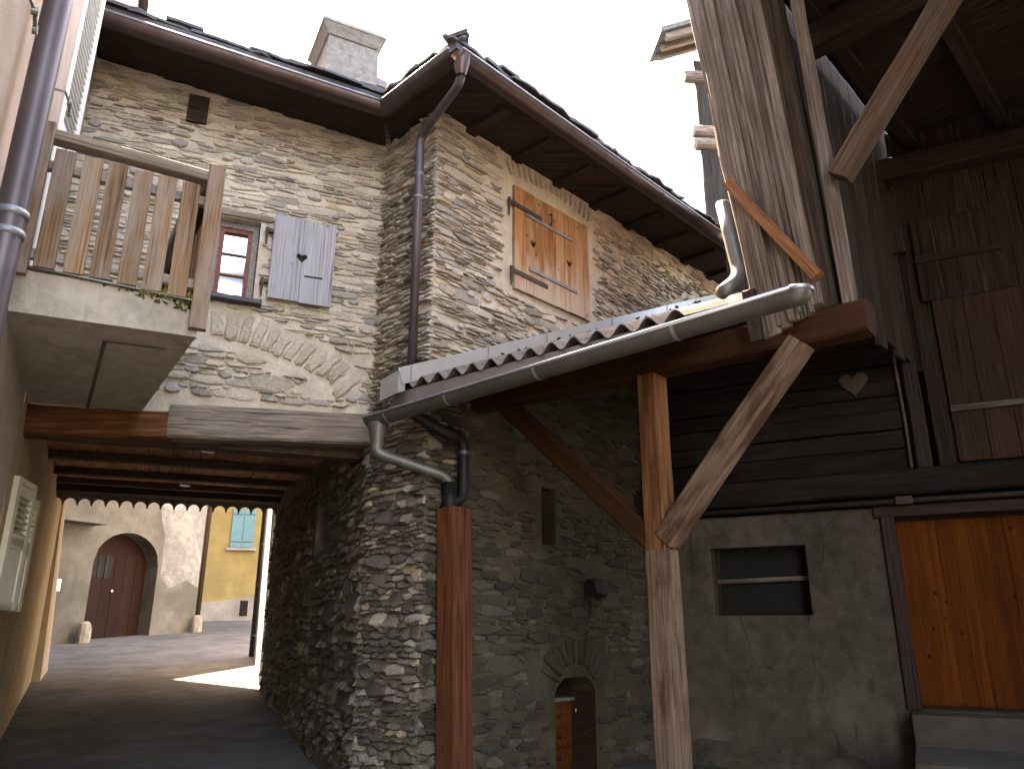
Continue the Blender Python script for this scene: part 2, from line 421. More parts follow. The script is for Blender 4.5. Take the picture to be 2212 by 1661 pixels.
# ------------------------------------------------------------------ stone walls
def voronoi_cells(pts, ws, box, cell):
    """power diagram by half-plane clipping"""
    grid = {}
    for i, (x, y) in enumerate(pts):
        grid.setdefault((int(x // cell), int(y // cell)), []).append(i)
    out = []
    for i, (x, y) in enumerate(pts):
        poly = [(x - cell * 1.6, y - cell * 1.6), (x + cell * 1.6, y - cell * 1.6), (x + cell * 1.6, y + cell * 1.6), (x - cell * 1.6, y + cell * 1.6)]
        gx, gy = int(x // cell), int(y // cell)
        nb = []
        for a in range(gx - 2, gx + 3):
            for b_ in range(gy - 2, gy + 3):
                for j in grid.get((a, b_), ()):
                    if j != i:
                        dx, dy = pts[j][0] - x, pts[j][1] - y
                        nb.append((dx * dx + dy * dy, j))
        nb.sort()
        hp = [(-1, 0, -box[0]), (1, 0, box[1]), (0, -1, -box[2]), (0, 1, box[3])]
        for d2, j in nb[:22]:
            qx, qy = pts[j]
            nx, ny = qx - x, qy - y
            c = (qx * qx + qy * qy - ws[j] - x * x - y * y + ws[i]) / 2
            hp.append((nx, ny, c))
        for nx, ny, c in hp:
            new = []; m_ = len(poly)
            for k in range(m_):
                p, q = poly[k], poly[(k + 1) % m_]
                a = nx * p[0] + ny * p[1] - c; b_ = nx * q[0] + ny * q[1] - c
                if a <= 0: new.append(p)
                if (a < 0 < b_) or (b_ < 0 < a):
                    t = a / (a - b_); new.append((p[0] + t * (q[0] - p[0]), p[1] + t * (q[1] - p[1])))
            poly = new
            if len(poly) < 3: break
        out.append(poly if len(poly) >= 3 else None)
    return out

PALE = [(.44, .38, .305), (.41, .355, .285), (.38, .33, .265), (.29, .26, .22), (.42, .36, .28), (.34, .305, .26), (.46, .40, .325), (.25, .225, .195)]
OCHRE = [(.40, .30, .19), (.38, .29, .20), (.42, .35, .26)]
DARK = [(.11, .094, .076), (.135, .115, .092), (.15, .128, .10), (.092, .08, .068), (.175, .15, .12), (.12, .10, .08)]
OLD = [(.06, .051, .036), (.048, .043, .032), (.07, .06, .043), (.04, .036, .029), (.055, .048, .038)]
ALL_STONES = []       # (screen size, geo, wall key)

def stone_geo(w, poly, prot, col, rough=.1, tilt=.35, sink=.02):
    n0 = len(poly)
    # chaikin rounding
    pts = []
    for k in range(n0):
        p, q = poly[k], poly[(k + 1) % n0]
        pts.append((p[0] * .87 + q[0] * .13, p[1] * .87 + q[1] * .13)); pts.append((p[0] * .13 + q[0] * .87, p[1] * .13 + q[1] * .87))
    cx = sum(p[0] for p in pts) / len(pts); cz = sum(p[1] for p in pts) / len(pts)
    hx = max(abs(p[0] - cx) for p in pts); hz = max(abs(p[1] - cz) for p in pts)
    m_ = min(hx, hz)
    pts = [(p[0] + U(-1, 1) * m_ * rough * 1.6, p[1] + U(-1, 1) * m_ * rough) for p in pts]
    n = len(pts); tx = U(-1, 1) * tilt * prot; lip = U(.35, .95)
    def P(p, s, d):
        x = cx + (p[0] - cx) * s; z = cz + (p[1] - cz) * s
        return w.p(x, z, (d * (1 - lip * (z - cz) / hz) + tx * (x - cx) / hx) if d > 0 else d)
    vv = [P(p, 1.0, -sink) for p in pts] + [P(p, .985, prot * U(.35, .7)) for p in pts] + [P(p, U(.66, .84), prot * U(.75, 1.1)) for p in pts]
    vv.append(P((cx + U(-.2, .2) * hx, cz + U(-.2, .2) * hz), 1, prot * U(.9, 1.2)))
    fs = []
    for r_ in range(2):
        for k in range(n):
            k2 = (k + 1) % n
            fs.append((r_ * n + k, r_ * n + k2, (r_ + 1) * n + k2, (r_ + 1) * n + k))
    for k in range(n): fs.append((2 * n + k, 2 * n + (k + 1) % n, 3 * n))
    g = Geo()
    # keep outward winding whichever way the wall frame runs
    nn = (vv[2 * n + 1] - vv[2 * n]).cross(vv[3 * n] - vv[2 * n])
    if nn.dot(w.N) < 0: fs = [f[::-1] for f in fs]
    g.add(vv, fs, col)
    return g, (cx, cz), 4 * hx * hz * .75

def lay_stones(key, w, x0, x1, z0, z1, keep, rowh, asp, gap, prot, palette, accent=.05, acc_pal=OCHRE, jit=.3, big=.06, rough=.1, tilt=.35, slope=0.0, skip=.05, free=None):
    pts = []; ws = []
    z = z0 - .02
    while z < z1 + .02:
        h = U(*rowh)
        if R() < .25: h *= 1.5
        x = x0 - R() * .2
        while x < x1 + .1:
            L = h * U(1.4, 4.4) * asp / 2.5
            L = min(max(L, .05), .32)
            hh = h * (1.9 if R() < big else 1)
            pts.append(((x + L / 2) / asp, z + h / 2 + U(-jit, jit) * h))
            ws.append((.5 * hh) ** 2)
            x += L
        z += h
    cell = rowh[1] * 1.4
    cells = voronoi_cells(pts, ws, (x0 / asp, x1 / asp, z0, z1), cell)
    cnt = 0
    for poly in cells:
        if not poly: continue
        poly = [(p[0] * asp, p[1]) for p in poly]
        cx = sum(p[0] for p in poly) / len(poly); cz = sum(p[1] for p in poly) / len(poly)
        hx = max(abs(p[0] - cx) for p in poly); hz = max(abs(p[1] - cz) for p in poly)
        if hx < .012 or hz < .008 or R() < skip: continue
        sh = slope * (cx - x0)
        if not all(keep(q[0], q[1]) for q in poly) or not keep(cx, cz) or (free and not free(cx, cz)): continue
        sx = max(.3, 1 - gap / hx); sz = max(.3, 1 - gap / hz)
        poly = [(cx + (p[0] - cx) * sx, cz + (p[1] - cz) * sz) for p in poly]
        k = random.choice(acc_pal if R() < accent else palette); f = U(.82, 1.18)
        col = (k[0] * f, k[1] * f, k[2] * f)
        g, c, ar = stone_geo(w, poly, U(*prot), col, rough, tilt)
        ALL_STONES.append((px_area(w.p(c[0], c[1]), w.N, ar), g, key, 'stone')); cnt += 1
    return cnt

def mortar_sheet(w, x0, x1, z0, z1, holes, step=.06, amp=.006, zfun=None):   # zfun: which cells to build
    xs = sorted(set([round(x0 + (x1 - x0) * i / max(1, int((x1 - x0) / step)), 4) for i in range(max(1, int((x1 - x0) / step)) + 1)] + [h[0] for h in holes] + [h[1] for h in holes]))
    zs = sorted(set([round(z0 + (z1 - z0) * i / max(1, int((z1 - z0) / step)), 4) for i in range(max(1, int((z1 - z0) / step)) + 1)] + [h[2] for h in holes] + [h[3] for h in holes]))
    xs = [x for x in xs if x0 <= x <= x1]; zs = [z for z in zs if z0 <= z <= z1]
    g = Geo(); nz = len(zs)
    vv = []
    for x in xs:
        for z in zs:
            edge = any((abs(x - h[0]) < .001 or abs(x - h[1]) < .001) and h[2] - .01 < z < h[3] + .01 or (abs(z - h[2]) < .001 or abs(z - h[3]) < .001) and h[0] - .01 < x < h[1] + .01 for h in holes)
            d = 0 if edge else amp * mnoise.noise((x * 9, z * 12, 4.0)) + amp * .6 * mnoise.noise((x * 31, z * 31, 1.0))
            vv.append(w.p(x, z, d))
    fs = []
    for i in range(len(xs) - 1):
        for j in range(nz - 1):
            cx, cz = (xs[i] + xs[i + 1]) / 2, (zs[j] + zs[j + 1]) / 2
            if any(h[0] < cx < h[1] and h[2] < cz < h[3] for h in holes) or (zfun and not zfun(cx, cz)): continue
            fs.append((i * nz + j, (i + 1) * nz + j, (i + 1) * nz + j + 1, i * nz + j + 1))
    g.add(vv, fs)
    return g
def reveal(g, w, h, depth):
    x0, x1, z0, z1 = h
    for a, b_ in (((x0, z0), (x1, z0)), ((x1, z0), (x1, z1)), ((x1, z1), (x0, z1)), ((x0, z1), (x0, z0))):
        g.quad(w.p(a[0], a[1], 0), w.p(b_[0], b_[1], 0), w.p(b_[0], b_[1], -depth), w.p(a[0], a[1], -depth))
    return g
def inside(h, x, z, m_=0): return h[0] - m_ < x < h[1] + m_ and h[2] - m_ < z < h[3] + m_

# ------------------------------------------------------------------ ground
g = Geo()
gx = [-60, -30, -14, -10, -7, -5, -3, -1.5, 0, 1.5, 3, 5, 8, 14, 30, 60]
gy = [-60, -25, -10, -5, -2, 0, 2, 4, 6, 8, 10, 12, 14, 17, 20, 24, 30, 45, 60, 120]
vv = [(x, y, ground_z(x, y) + .012 * mnoise.noise((x, y, 0))) for x in gx for y in gy]
fs = [(i * len(gy) + j, (i + 1) * len(gy) + j, (i + 1) * len(gy) + j + 1, i * len(gy) + j + 1) for i in range(len(gx) - 1) for j in range(len(gy) - 1)]
g.add(vv, fs)
obj('street', g, 'asphalt', structure=True, center=False)

# ------------------------------------------------------------------ stone house: walls
HOUSE = thing('stone_house', (-1.5, 7, .5), 'rubble stone house with a projecting corner tower above a covered passage', 'house')
EZ = 5.54                                 # eaves level
up = Vector((0, 0, 1))

def hole_px(w, u0, u1, v0, v1, d=0):
    um, vm = (u0 + u1) / 2, (v0 + v1) / 2
    xa, _ = w.uv(u0, vm, d); xb, _ = w.uv(u1, vm, d)
    _, za = w.uv(um, v1, d); _, zb = w.uv(um, v0, d)
    return (round(min(xa, xb), 4), round(max(xa, xb), 4), round(min(za, zb), 4), round(max(za, zb), 4))

LZ = FA.uv(795, 898)[1]                   # top of the lintel
win = hole_px(FA, 452, 556, 470, 646)
fa_sh = hole_px(FA, 583, 719, 482, 660)
g = mortar_sheet(FA, -.02, 2.5, LZ - .22, EZ + .3, [win])
reveal(g, FA, win, .16)
fa_wall = obj('facade_wall', g, 'mortar', HOUSE)

# voussoirs of the relieving arch
vous = [(490, 790, 92, 150, 78), (590, 815, 82, 165, 82), (680, 828, 70, 175, 66), (768, 850, 66, 190, 64), (838, 898, 60, 150, 62), (903, 935, 56, 145, 60), (985, 955, 54, 150, 62),
        (1055, 990, 52, 165, 62), (1125, 1027, 48, 160, 62), (1205, 1050, 46, 185, 60), (1268, 1100, 42, 175, 62), (1328, 1178, 36, 205, 72)]
VQ = []
for cx, cy, an, L, W_ in vous:
    a = math.radians(an); ax = (math.cos(a), -math.sin(a)); pe = (math.sin(a), math.cos(a))
    q = []
    for s, t in ((-.5, -.5), (0, -.53), (.5, -.5), (.52, 0), (.5, .5), (0, .53), (-.5, .5), (-.52, 0)):
        X_ = cx + ax[0] * s * L + pe[0] * t * W_; Y_ = cy + ax[1] * s * L + pe[1] * t * W_
        q.append(FA.uv((350 + X_ / 2.556) * .864, (500 + Y_ / 2.556) * .864))
    VQ.append(q)
VC_ = [(sum(p[0] for p in q) / 8, sum(p[1] for p in q) / 8) for q in VQ]
def seg_d(x, z, q):
    # distance to the long axis of a voussoir
    a = ((q[0][0] + q[6][0]) / 2, (q[0][1] + q[6][1]) / 2); b_ = ((q[2][0] + q[4][0]) / 2, (q[2][1] + q[4][1]) / 2)
    dx, dz = b_[0] - a[0], b_[1] - a[1]; t = max(0, min(1, ((x - a[0]) * dx + (z - a[1]) * dz) / (dx * dx + dz * dz)))
    return math.hypot(x - a[0] - t * dx, z - a[1] - t * dz)
def scatter(w, x0, x1, z0, z1, cnt, key, ok, pal):
    """rounded field stones among the slabs; returns a test for places they occupy"""
    bl = []
    for _ in range(cnt * 4):
        if len(bl) >= cnt: break
        x, z, r = U(x0, x1), U(z0, z1), U(.022, .048)
        if not ok(x, z) or any(math.hypot((x - b_[0]) / 1.6, z - b_[1]) < (r + b_[2]) * 1.1 for b_ in bl): continue
        bl.append((x, z, r))
        k = random.choice(pal); f = U(.85, 1.15)
        q = [(x + r * U(1.25, 1.55) * math.cos(2 * math.pi * i / 7 + .2), z + r * U(.85, 1.05) * math.sin(2 * math.pi * i / 7 + .2)) for i in range(7)]
        g, c, ar = stone_geo(w, q, U(.012, .03), (k[0] * f, k[1] * f, k[2] * f), .05, .2)
        ALL_STONES.append((px_area(w.p(*c), w.N, ar), g, key, 'stone'))
    return lambda x, z: all(((x - b_[0]) / 1.5) ** 2 + (z - b_[1]) ** 2 > (b_[2] * 1.12) ** 2 for b_ in bl)
ROUND = [(.42, .37, .31), (.38, .35, .31), (.30, .275, .25), (.45, .38, .28), (.27, .25, .225), (.40, .33, .27)]
def keep_fa0(x, z): return not inside(win, x, z, .06) and z > LZ + .05 and all(seg_d(x, z, q) > .10 for q in VQ)
free_fa = scatter(FA, .05, 2.3, LZ + .06, EZ + .05, 46, 'facade', keep_fa0, ROUND)
def keep_fa(x, z):
    if inside(win, x, z, .012): return False
    if z < LZ + .004: return False
    return all(seg_d(x, z, q) > .040 for q in VQ)
for q in VQ:
    k = random.choice([(.40, .35, .28), (.36, .31, .24), (.42, .36, .28)])
    g, c, ar = stone_geo(FA, [p for p in q], .02, k, .10, .3)
    ALL_STONES.append((px_area(FA.p(*c), FA.N, ar) * 3, g, 'facade', 'voussoir'))
ar_z = FA.uv(700, 760)[1]
lay_stones('facade', FA, 0.0, 2.42, LZ, ar_z + .12, keep_fa, (.026, .062), 2.4, .006, (.008, .028), PALE, .12, jit=.3, big=.16, free=free_fa)
lay_stones('facade', FA, 0.0, 2.42, ar_z + .125, EZ + .2, keep_fa, (.017, .036), 3.8, .005, (.003, .017), PALE, .05, jit=.38, big=.10, skip=.07, free=free_fa)

# tower, left face
g = mortar_sheet(TLW, -.0, .70, 2.95, EZ + .1, [])
tl_wall = obj('tower_wall', g, 'mortar', HOUSE)
lay_stones('tower', TLW, -.012, .69, 3.0, EZ + .06, lambda x, z: True, (.018, .040), 3.2, .0035, (.010, .042), PALE[1:6] + DARK[4:5], .04, jit=.3, big=.06, tilt=.5)
g = mortar_sheet(TLW, 0, .70, .25, 2.95, [])
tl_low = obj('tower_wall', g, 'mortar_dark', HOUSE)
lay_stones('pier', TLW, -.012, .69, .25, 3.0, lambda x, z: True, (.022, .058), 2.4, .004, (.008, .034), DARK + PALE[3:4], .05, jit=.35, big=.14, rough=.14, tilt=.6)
# passage side wall
slot = hole_px(PW, 683, 708, 1085, 1190)
g = mortar_sheet(PW, 0, 5.24, .3, 3.5, [slot], step=.1)
reveal(g, PW, slot, .25)
g.add([PW.p(slot[0], slot[2], -.24), PW.p(slot[1], slot[2], -.24), PW.p(slot[1], slot[3], -.24), PW.p(slot[0], slot[3], -.24)], [(0, 1, 2, 3)])
# thickness of the wall at the rear jamb
g.quad(PW.p(5.24, .3), PW.p(5.24, 3.5), PW.p(5.24, 3.5, -.6), PW.p(5.24, .3, -.6))
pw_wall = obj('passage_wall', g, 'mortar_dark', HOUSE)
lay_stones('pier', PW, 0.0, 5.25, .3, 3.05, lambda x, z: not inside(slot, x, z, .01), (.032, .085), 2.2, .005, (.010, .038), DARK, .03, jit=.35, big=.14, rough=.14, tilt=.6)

# tower, right face
or_sh = hole_px(TR, 1107, 1265, 447, 592)
_, za = TR.uv(1107, 402); _, zb = TR.uv(1107, 624)
or_sh = (or_sh[0], or_sh[1], round(zb, 4), round(za, 4))
slit = hole_px(TR, 1170, 1199, 1055, 1176)
arch = hole_px(TR, 1200, 1288, 1462, 1700)
arch = (arch[0], arch[1], .2, arch[3])
ROOF_TAN, ROOF_Z0 = .445, 3.19                # lean-to roof: height at X, along the tower face
def canopy_z(X, n=0.0): return ROOF_Z0 + ROOF_TAN * (X + .2) - .042 * n
g = mortar_sheet(TR, 0, 8.0, 3.2, EZ + .1, [or_sh], zfun=lambda x, z: z > canopy_z(x) + .03)
reveal(g, TR, or_sh, .12)
tr_wall = obj('tower_wall', g, 'mortar', HOUSE)
free_tr = scatter(TR, .1, 4.5, 3.4, EZ - .05, 44, 'tower', lambda x, z: z > canopy_z(x) + .1 and not inside((or_sh[0] - .16, or_sh[1] + .12, or_sh[2] - .1, or_sh[3] + .33), x, z), ROUND)
def keep_tr(x, z):
    if z < canopy_z(x) + .04: return False
    if inside((or_sh[0] - .10, or_sh[1] + .05, or_sh[2] - .05, or_sh[3] + .10), x, z): return False
    if or_sh[0] - .12 < x < or_sh[1] + .12 and or_sh[3] < z < or_sh[3] + .28: return False
    return True
lay_stones('tower', TR, -.012, 1.0, 3.2, EZ + .05, keep_tr, (.016, .040), 4.6, .003, (.005, .026), PALE, .08, jit=.33, big=.09, tilt=.5, skip=.05, free=free_tr)
lay_stones('tower', TR, 1.0, 7.0, 3.2, EZ + .05, keep_tr, (.020, .046), 3.0, .006, (.005, .024), PALE, .1, jit=.33, big=.1, tilt=.4, skip=.08, free=free_tr)
# flat arch of slabs on edge above the orange shutter
nsl = 17
for i in range(nsl):
    t = i / (nsl - 1); xx = or_sh[0] - .05 + (or_sh[1] - or_sh[0] + .12) * t
    zz = or_sh[3] + .17 + .05 * (1 - (2 * t - 1) ** 2)
    lean = (t - .5) * .10; hw = U(.014, .024); hh = U(.06, .085)
    q = [(xx - hw - lean / 2, zz - hh), (xx + hw - lean / 2, zz - hh), (xx + hw, zz), (xx + hw + lean / 2, zz + hh), (xx - hw + lean / 2, zz + hh), (xx - hw, zz)]
    k = random.choice(PALE[2:6])
    gg, c, ar = stone_geo(TR, q, U(.008, .02), k, .08, .3)
    ALL_STONES.append((px_area(TR.p(*c), TR.N, ar), gg, 'tower', 'voussoir'))
# lower part under the lean-to
acx, ahw = (arch[0] + arch[1]) / 2, (arch[1] - arch[0]) / 2
g = mortar_sheet(TR, 0, 5.0, .2, 5.4, [slit, arch], step=.08, amp=.012, zfun=lambda x, z: z < canopy_z(x) + .08 and (x < 2.8 or z > 3.5))
reveal(g, TR, slit, .3)
g.quad(TR.p(slit[0], slit[2], -.29), TR.p(slit[1], slit[2], -.29), TR.p(slit[1], slit[3], -.29), TR.p(slit[0], slit[3], -.29))
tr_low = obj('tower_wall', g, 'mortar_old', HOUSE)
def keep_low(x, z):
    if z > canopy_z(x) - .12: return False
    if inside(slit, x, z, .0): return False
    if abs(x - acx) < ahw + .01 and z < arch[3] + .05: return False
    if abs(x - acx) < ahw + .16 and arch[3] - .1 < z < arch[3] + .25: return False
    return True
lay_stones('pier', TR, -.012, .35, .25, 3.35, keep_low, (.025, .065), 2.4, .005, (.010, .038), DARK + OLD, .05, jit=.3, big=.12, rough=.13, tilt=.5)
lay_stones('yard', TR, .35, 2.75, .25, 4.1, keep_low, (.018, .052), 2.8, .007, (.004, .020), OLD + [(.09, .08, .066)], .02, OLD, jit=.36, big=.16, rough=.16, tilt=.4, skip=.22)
for i in range(11):
    t = i / 10; an = math.radians(150 - 120 * t)
    ccx, ccz = acx, arch[3] - ahw * .55
    r0, r1 = ahw * .98, ahw * .98 + U(.17, .23); da = math.radians(5.2)
    q = [(ccx + r_ * math.cos(an + s), ccz + r_ * math.sin(an + s)) for r_, s in ((r0, da), (r0, -da), (r1, -da), (r1, da))]
    gg, c, ar = stone_geo(TR, q, U(.015, .03), random.choice(OLD), .08, .2)
    ALL_STONES.append((px_area(TR.p(*c), TR.N, ar), gg, 'yard', 'voussoir'))

# niche behind the arched opening
g = Geo()
d = -1.0
for a, b_ in (((arch[0], .2), (arch[0], arch[3])), ((arch[0], arch[3]), (arch[1], arch[3])), ((arch[1], arch[3]), (arch[1], .2))):
    g.quad(TR.p(a[0], a[1], 0), TR.p(b_[0], b_[1], 0), TR.p(b_[0], b_[1], d), TR.p(a[0], a[1], d))
g.quad(TR.p(arch[0], .2, d), TR.p(arch[1], .2, d), TR.p(arch[1], arch[3], d), TR.p(arch[0], arch[3], d))
obj('niche', g, 'wood_door_dark', HOUSE)
# corner spandrels give the opening its arched head
for sgn in (-1, 1):
    gg = Geo(); pts = [TR.p(acx + sgn * ahw * 1.02, arch[3] + .02, .004)]
    for i in range(7):
        a = math.radians(90 * i / 6)
        pts.append(TR.p(acx + sgn * ahw * 1.02 * math.cos(math.radians(90) - a), arch[3] + .02 - ahw * .62 + ahw * .62 * math.cos(a), .004))
    gg.prism(pts, TR.N * -.25)
    obj('arch_spandrel', gg, 'mortar_old', HOUSE)

# distribute the stones: the 300 that show largest are pieces of their own, the rest stay joined
owner = {'facade': fa_wall, 'tower': tr_wall, 'pier': pw_wall, 'yard': tr_low}
ALL_STONES.sort(key=lambda s: -s[0])
rest = {}
nv = 0
for i, (a, g, key, nm) in enumerate(ALL_STONES):
    if nv < 300 and a > 0:
        obj(nm, g, 'stone', owner[key]); nv += 1
    else:
        r_ = rest.setdefault(key, Geo()); b0 = len(r_.v)
        r_.v += g.v; r_.f += [tuple(k + b0 for k in f) for f in g.f]; r_.c += g.c
for key, g in rest.items():
    obj('rubble_stones', g, 'stone', owner[key], stuff=True)

# ------------------------------------------------------------------ eaves, roof, gutters, chimney
E0 = Vector((-1.017, 5.18, EZ)); E1 = Vector((-.402, 4.567, EZ))
E2 = E1 + TR.X * 8.0
E3 = E0 + FA.X * 2.75 + Vector((0, 0, .27))
def half_gutter(name, p0, p1, r, mat, rim_mat, parent, rim=.010, seg=10, cap0=False, cap1=False):
    p0 = Vector(p0); p1 = Vector(p1); t = (p1 - p0).normalized(); side = t.cross(up).normalized()
    g = Geo(); n = 12; m_ = seg
    for rr, flip in ((r, False), (r - .004, True)):
        vv = []
        for i in range(m_ + 1):
            p = p0.lerp(p1, i / m_)
            for k in range(n + 1):
                q = math.pi * k / n
                vv.append(p + side * math.cos(q) * rr - up * math.sin(q) * rr)
        fs = [(i * (n + 1) + k, i * (n + 1) + k + 1, (i + 1) * (n + 1) + k + 1, (i + 1) * (n + 1) + k) for i in range(m_) for k in range(n)]
        g.add(vv, [f[::-1] for f in fs] if flip else fs)
    for c_, p in ((cap0, p0), (cap1, p1)):
        if c_: g.add([p + side * math.cos(math.pi * k / n) * r - up * math.sin(math.pi * k / n) * r for k in range(n + 1)], [tuple(range(n + 1))])
    o = obj(name, g, mat, parent, smooth=True)
    # the bead sits on whichever edge faces the camera
    best = min((p0 + side * r, p0 - side * r), key=lambda q: (q - CAM).length)
    off = best - p0
    obj('bead', Geo().tube([p0 + off, p1 + off], rim, 8), rim_mat, o, smooth=True)
    return o, side
def strap(gut, p, t, r, mat, wid=.022):
    side = t.cross(up).normalized(); vv = []; n = 14
    g = Geo()
    for k in range(n + 1):
        q = math.pi * k / n
        for s in (-1, 1):
            vv.append(p + side * math.cos(q) * (r + .004) - up * math.sin(q) * (r + .004) + t * s * wid / 2)
    for k in range(n): g.f.append((2 * k, 2 * k + 1, 2 * k + 3, 2 * k + 2)); g.c.append(None)
    g.v = vv
    return obj('bracket', g, mat, gut, smooth=True)
GR = .075
for a, b_, cnt in ((E0, E3, 4), (E1, E0, 1), (E1, E2, 14)):
    gt, _ = half_gutter('gutter', a, b_, GR, 'copper', 'copper_rim', HOUSE)
    t = (b_ - a).normalized()
    for k in range(cnt):
        strap(gt, a.lerp(b_, (k + .55) / cnt), t, GR, 'copper', .018)
# outlet funnel at the corner and the brown downpipe
def smooth_path(pts, r=.12, k=6):
    out = [Vector(pts[0])]
    for i in range(1, len(pts) - 1):
        a, b_, c = Vector(pts[i - 1]), Vector(pts[i]), Vector(pts[i + 1])
        ra = min(r, (a - b_).length * .45); rc = min(r, (c - b_).length * .45)
        p, q = b_ + (a - b_).normalized() * ra, b_ + (c - b_).normalized() * rc
        for j in range(k + 1):
            t = j / k; out.append(p * (1 - t) ** 2 + b_ * 2 * t * (1 - t) + q * t * t)
    out.append(Vector(pts[-1])); return out
o0 = E1 + Vector((.035, .03, -.03))
dp_top = Vector((-.715, 5.16, TLW.uv(908, 345)[1] + .02))
path = smooth_path([o0, o0 + Vector((.0, .02, -.18)), dp_top + Vector((0, 0, .05)), dp_top + Vector((0, 0, -.12)), Vector((-.712, 5.17, 3.35))], .10)
obj('gutter_outlet', Geo().tube([o0 + up * .02, o0 - up * .07, o0 - up * .14], [.075, .055, .036], 14, False), 'copper', HOUSE, smooth=True)
dpo = obj('downpipe', Geo().tube(path, .033, 14), 'pipe_brown', HOUSE, smooth=True)
for zz in (4.72, 5.02 - .1):
    obj('pipe_clamp', Geo().tube([(-.714, 5.165, zz - .012), (-.714, 5.165, zz + .012)], .037, 14), 'copper_rim', dpo, smooth=True)

# roof planes (hipped corner, valley), slightly above the gutter
PT = math.tan(math.radians(23)); RD = 5.2
def roofpt(e, ins, d): return e + ins * d + up * (PT * d)
inR, inL, inF = -TR.N, -TLW.N, -FA.N
def corner_dir(n1, n2):   # horizontal direction with unit depth from both eaves
    det = n1.x * n2.y - n1.y * n2.x
    return Vector(((n2.y - n1.y) / det, (n1.x - n2.x) / det, 0))
up1 = up * .05
hip = corner_dir(inR, inL); val = corner_dir(inL, inF)
H_ = E1 + hip * RD + up * PT * RD; V_ = E0 + val * RD + up * PT * RD
g = Geo()
g.prism([E1 + up1, E2 + up1, roofpt(E2, inR, RD) + up1, H_ + up1], up * .06)
g.prism([E0 + up1, E1 + up1, H_ + up1, V_ + up1], up * .06)
g.prism([E3 + up1, E0 + up1, V_ + up1, roofpt(E3, inF, RD) + up1], up * .06)
roof = obj('roof', g, 'slate', HOUSE)
def edge_slates(a, b_, ins, rows=2, hip=False):
    L = (b_ - a).length; t = (b_ - a).normalized()
    for rw in range(rows):
        x = -.05
        while x < L:
            w_ = U(.20, .42); th = U(.016, .03)
            base = a + t * x + up * (.115 + rw * .035 + U(-.008, .008)) - ins * (U(-.01, .05) - rw * .05) + up * PT * rw * .03
            dpt = .42
            sl = (ins + up * (PT + U(-.03, .05))).normalized()
            pts = []
            for s in (0, .33, .66, 1): pts.append(base + t * (w_ * s) - ins * U(-.022, .022))
            da, db = (min(dpt, max(.05, x - .02)), min(dpt, max(.05, x + w_ - .02))) if hip else (dpt, dpt)
            pts += [base + t * w_ + sl * db, base + sl * da]
            g = Geo().prism(pts, up * th)
            obj('slate', g, 'slate', roof)
            x += w_ * U(.93, .99)
edge_slates(E0, E3, inF); edge_slates(E1, E0, inL, hip=True); edge_slates(E1, E2, inR, hip=True)
# ridge stones at the hip corner
for k in range(2):
    p = E1 + hip * (.06 + .2 * k) + up * (PT * (.06 + .2 * k) + .135)
    board('hip_slate', p - hip.normalized() * .10, p + hip.normalized() * .16 + up * .09, .16, .022, inR, 'slate', roof, .006, 3)
# soffit boards and rafter feet
g = Geo()
sz = Vector((0, 0, -.005))
wall_top = lambda w, x, z: w.p(x, z, -.05)
g.quad(E0 + sz, E3 + sz, wall_top(FA, 2.75, EZ + .27), wall_top(FA, 0, EZ + .0))
g.quad(E1 + sz, E0 + sz, wall_top(TLW, .683, EZ + .001), wall_top(TLW, 0, EZ + .001))
g.quad(E1 + sz, E2 + sz, wall_top(TR, 8.0, EZ + .002), wall_top(TR, 0, EZ + .002))
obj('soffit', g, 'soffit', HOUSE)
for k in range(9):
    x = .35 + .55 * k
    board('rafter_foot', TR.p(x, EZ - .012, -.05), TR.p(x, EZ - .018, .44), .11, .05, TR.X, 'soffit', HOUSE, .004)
# a dark timber end set in the wall, and a vent pipe
q = hole_px(FA, 405, 450, 212, 270)
obj('timber_end', Geo().wbox(FA, q[0], q[1], q[2], q[3], -.05, .035), 'wood_barn_dark', HOUSE)
c = FA.px(178, 205)
g = Geo().tube([c - FA.N * .1, c + FA.N * .09], .045, 16, False); g.tube([c - FA.N * .1, c + FA.N * .088], .038, 16, False)
obj('vent_pipe', g, 'iron', HOUSE, smooth=True)
# chimney
CW = Wall(-2.10, 7.15, math.sin(math.radians(62)), math.cos(math.radians(62)), .3, -1)
ch = Geo()
cz0, cz1 = 5.4, hit(760, 88, CW.O, CW.N).z
ch.hexa([CW.p(0, cz0, 0), CW.p(.64, cz0, 0), CW.p(.64, cz0, -.6), CW.p(0, cz0, -.6), CW.p(.02, cz1, 0), CW.p(.60, cz1, 0), CW.p(.60, cz1, -.6), CW.p(.02, cz1, -.6)])
chim = obj('chimney', ch, 'chimney_plaster', HOUSE)
g = Geo()
zc = cz1 - .02
g.hexa([CW.p(.0, zc, .02), CW.p(.58, zc, .02), CW.p(.58, zc, -.62), CW.p(.0, zc, -.62), CW.p(-.07, zc + .11, .09), CW.p(.65, zc + .11, .09), CW.p(.65, zc + .11, -.69), CW.p(-.07, zc + .11, -.69)])
g.hexa([CW.p(-.08, zc + .112, .10), CW.p(.66, zc + .112, .10), CW.p(.66, zc + .112, -.70), CW.p(-.08, zc + .112, -.70), CW.p(-.06, zc + .165, .08), CW.p(.64, zc + .165, .08), CW.p(.64, zc + .165, -.68), CW.p(-.06, zc + .165, -.68)])
obj('cap', g, 'chimney_plaster', chim)
g = Geo().hexa([CW.p(.58, cz0, -.1), CW.p(.74, cz0, -.1), CW.p(.74, cz0, -.5), CW.p(.58, cz0, -.5), CW.p(.55, cz1 - .30, -.1), CW.p(.68, cz1 - .42, -.1), CW.p(.68, cz1 - .42, -.5), CW.p(.55, cz1 - .30, -.5)])
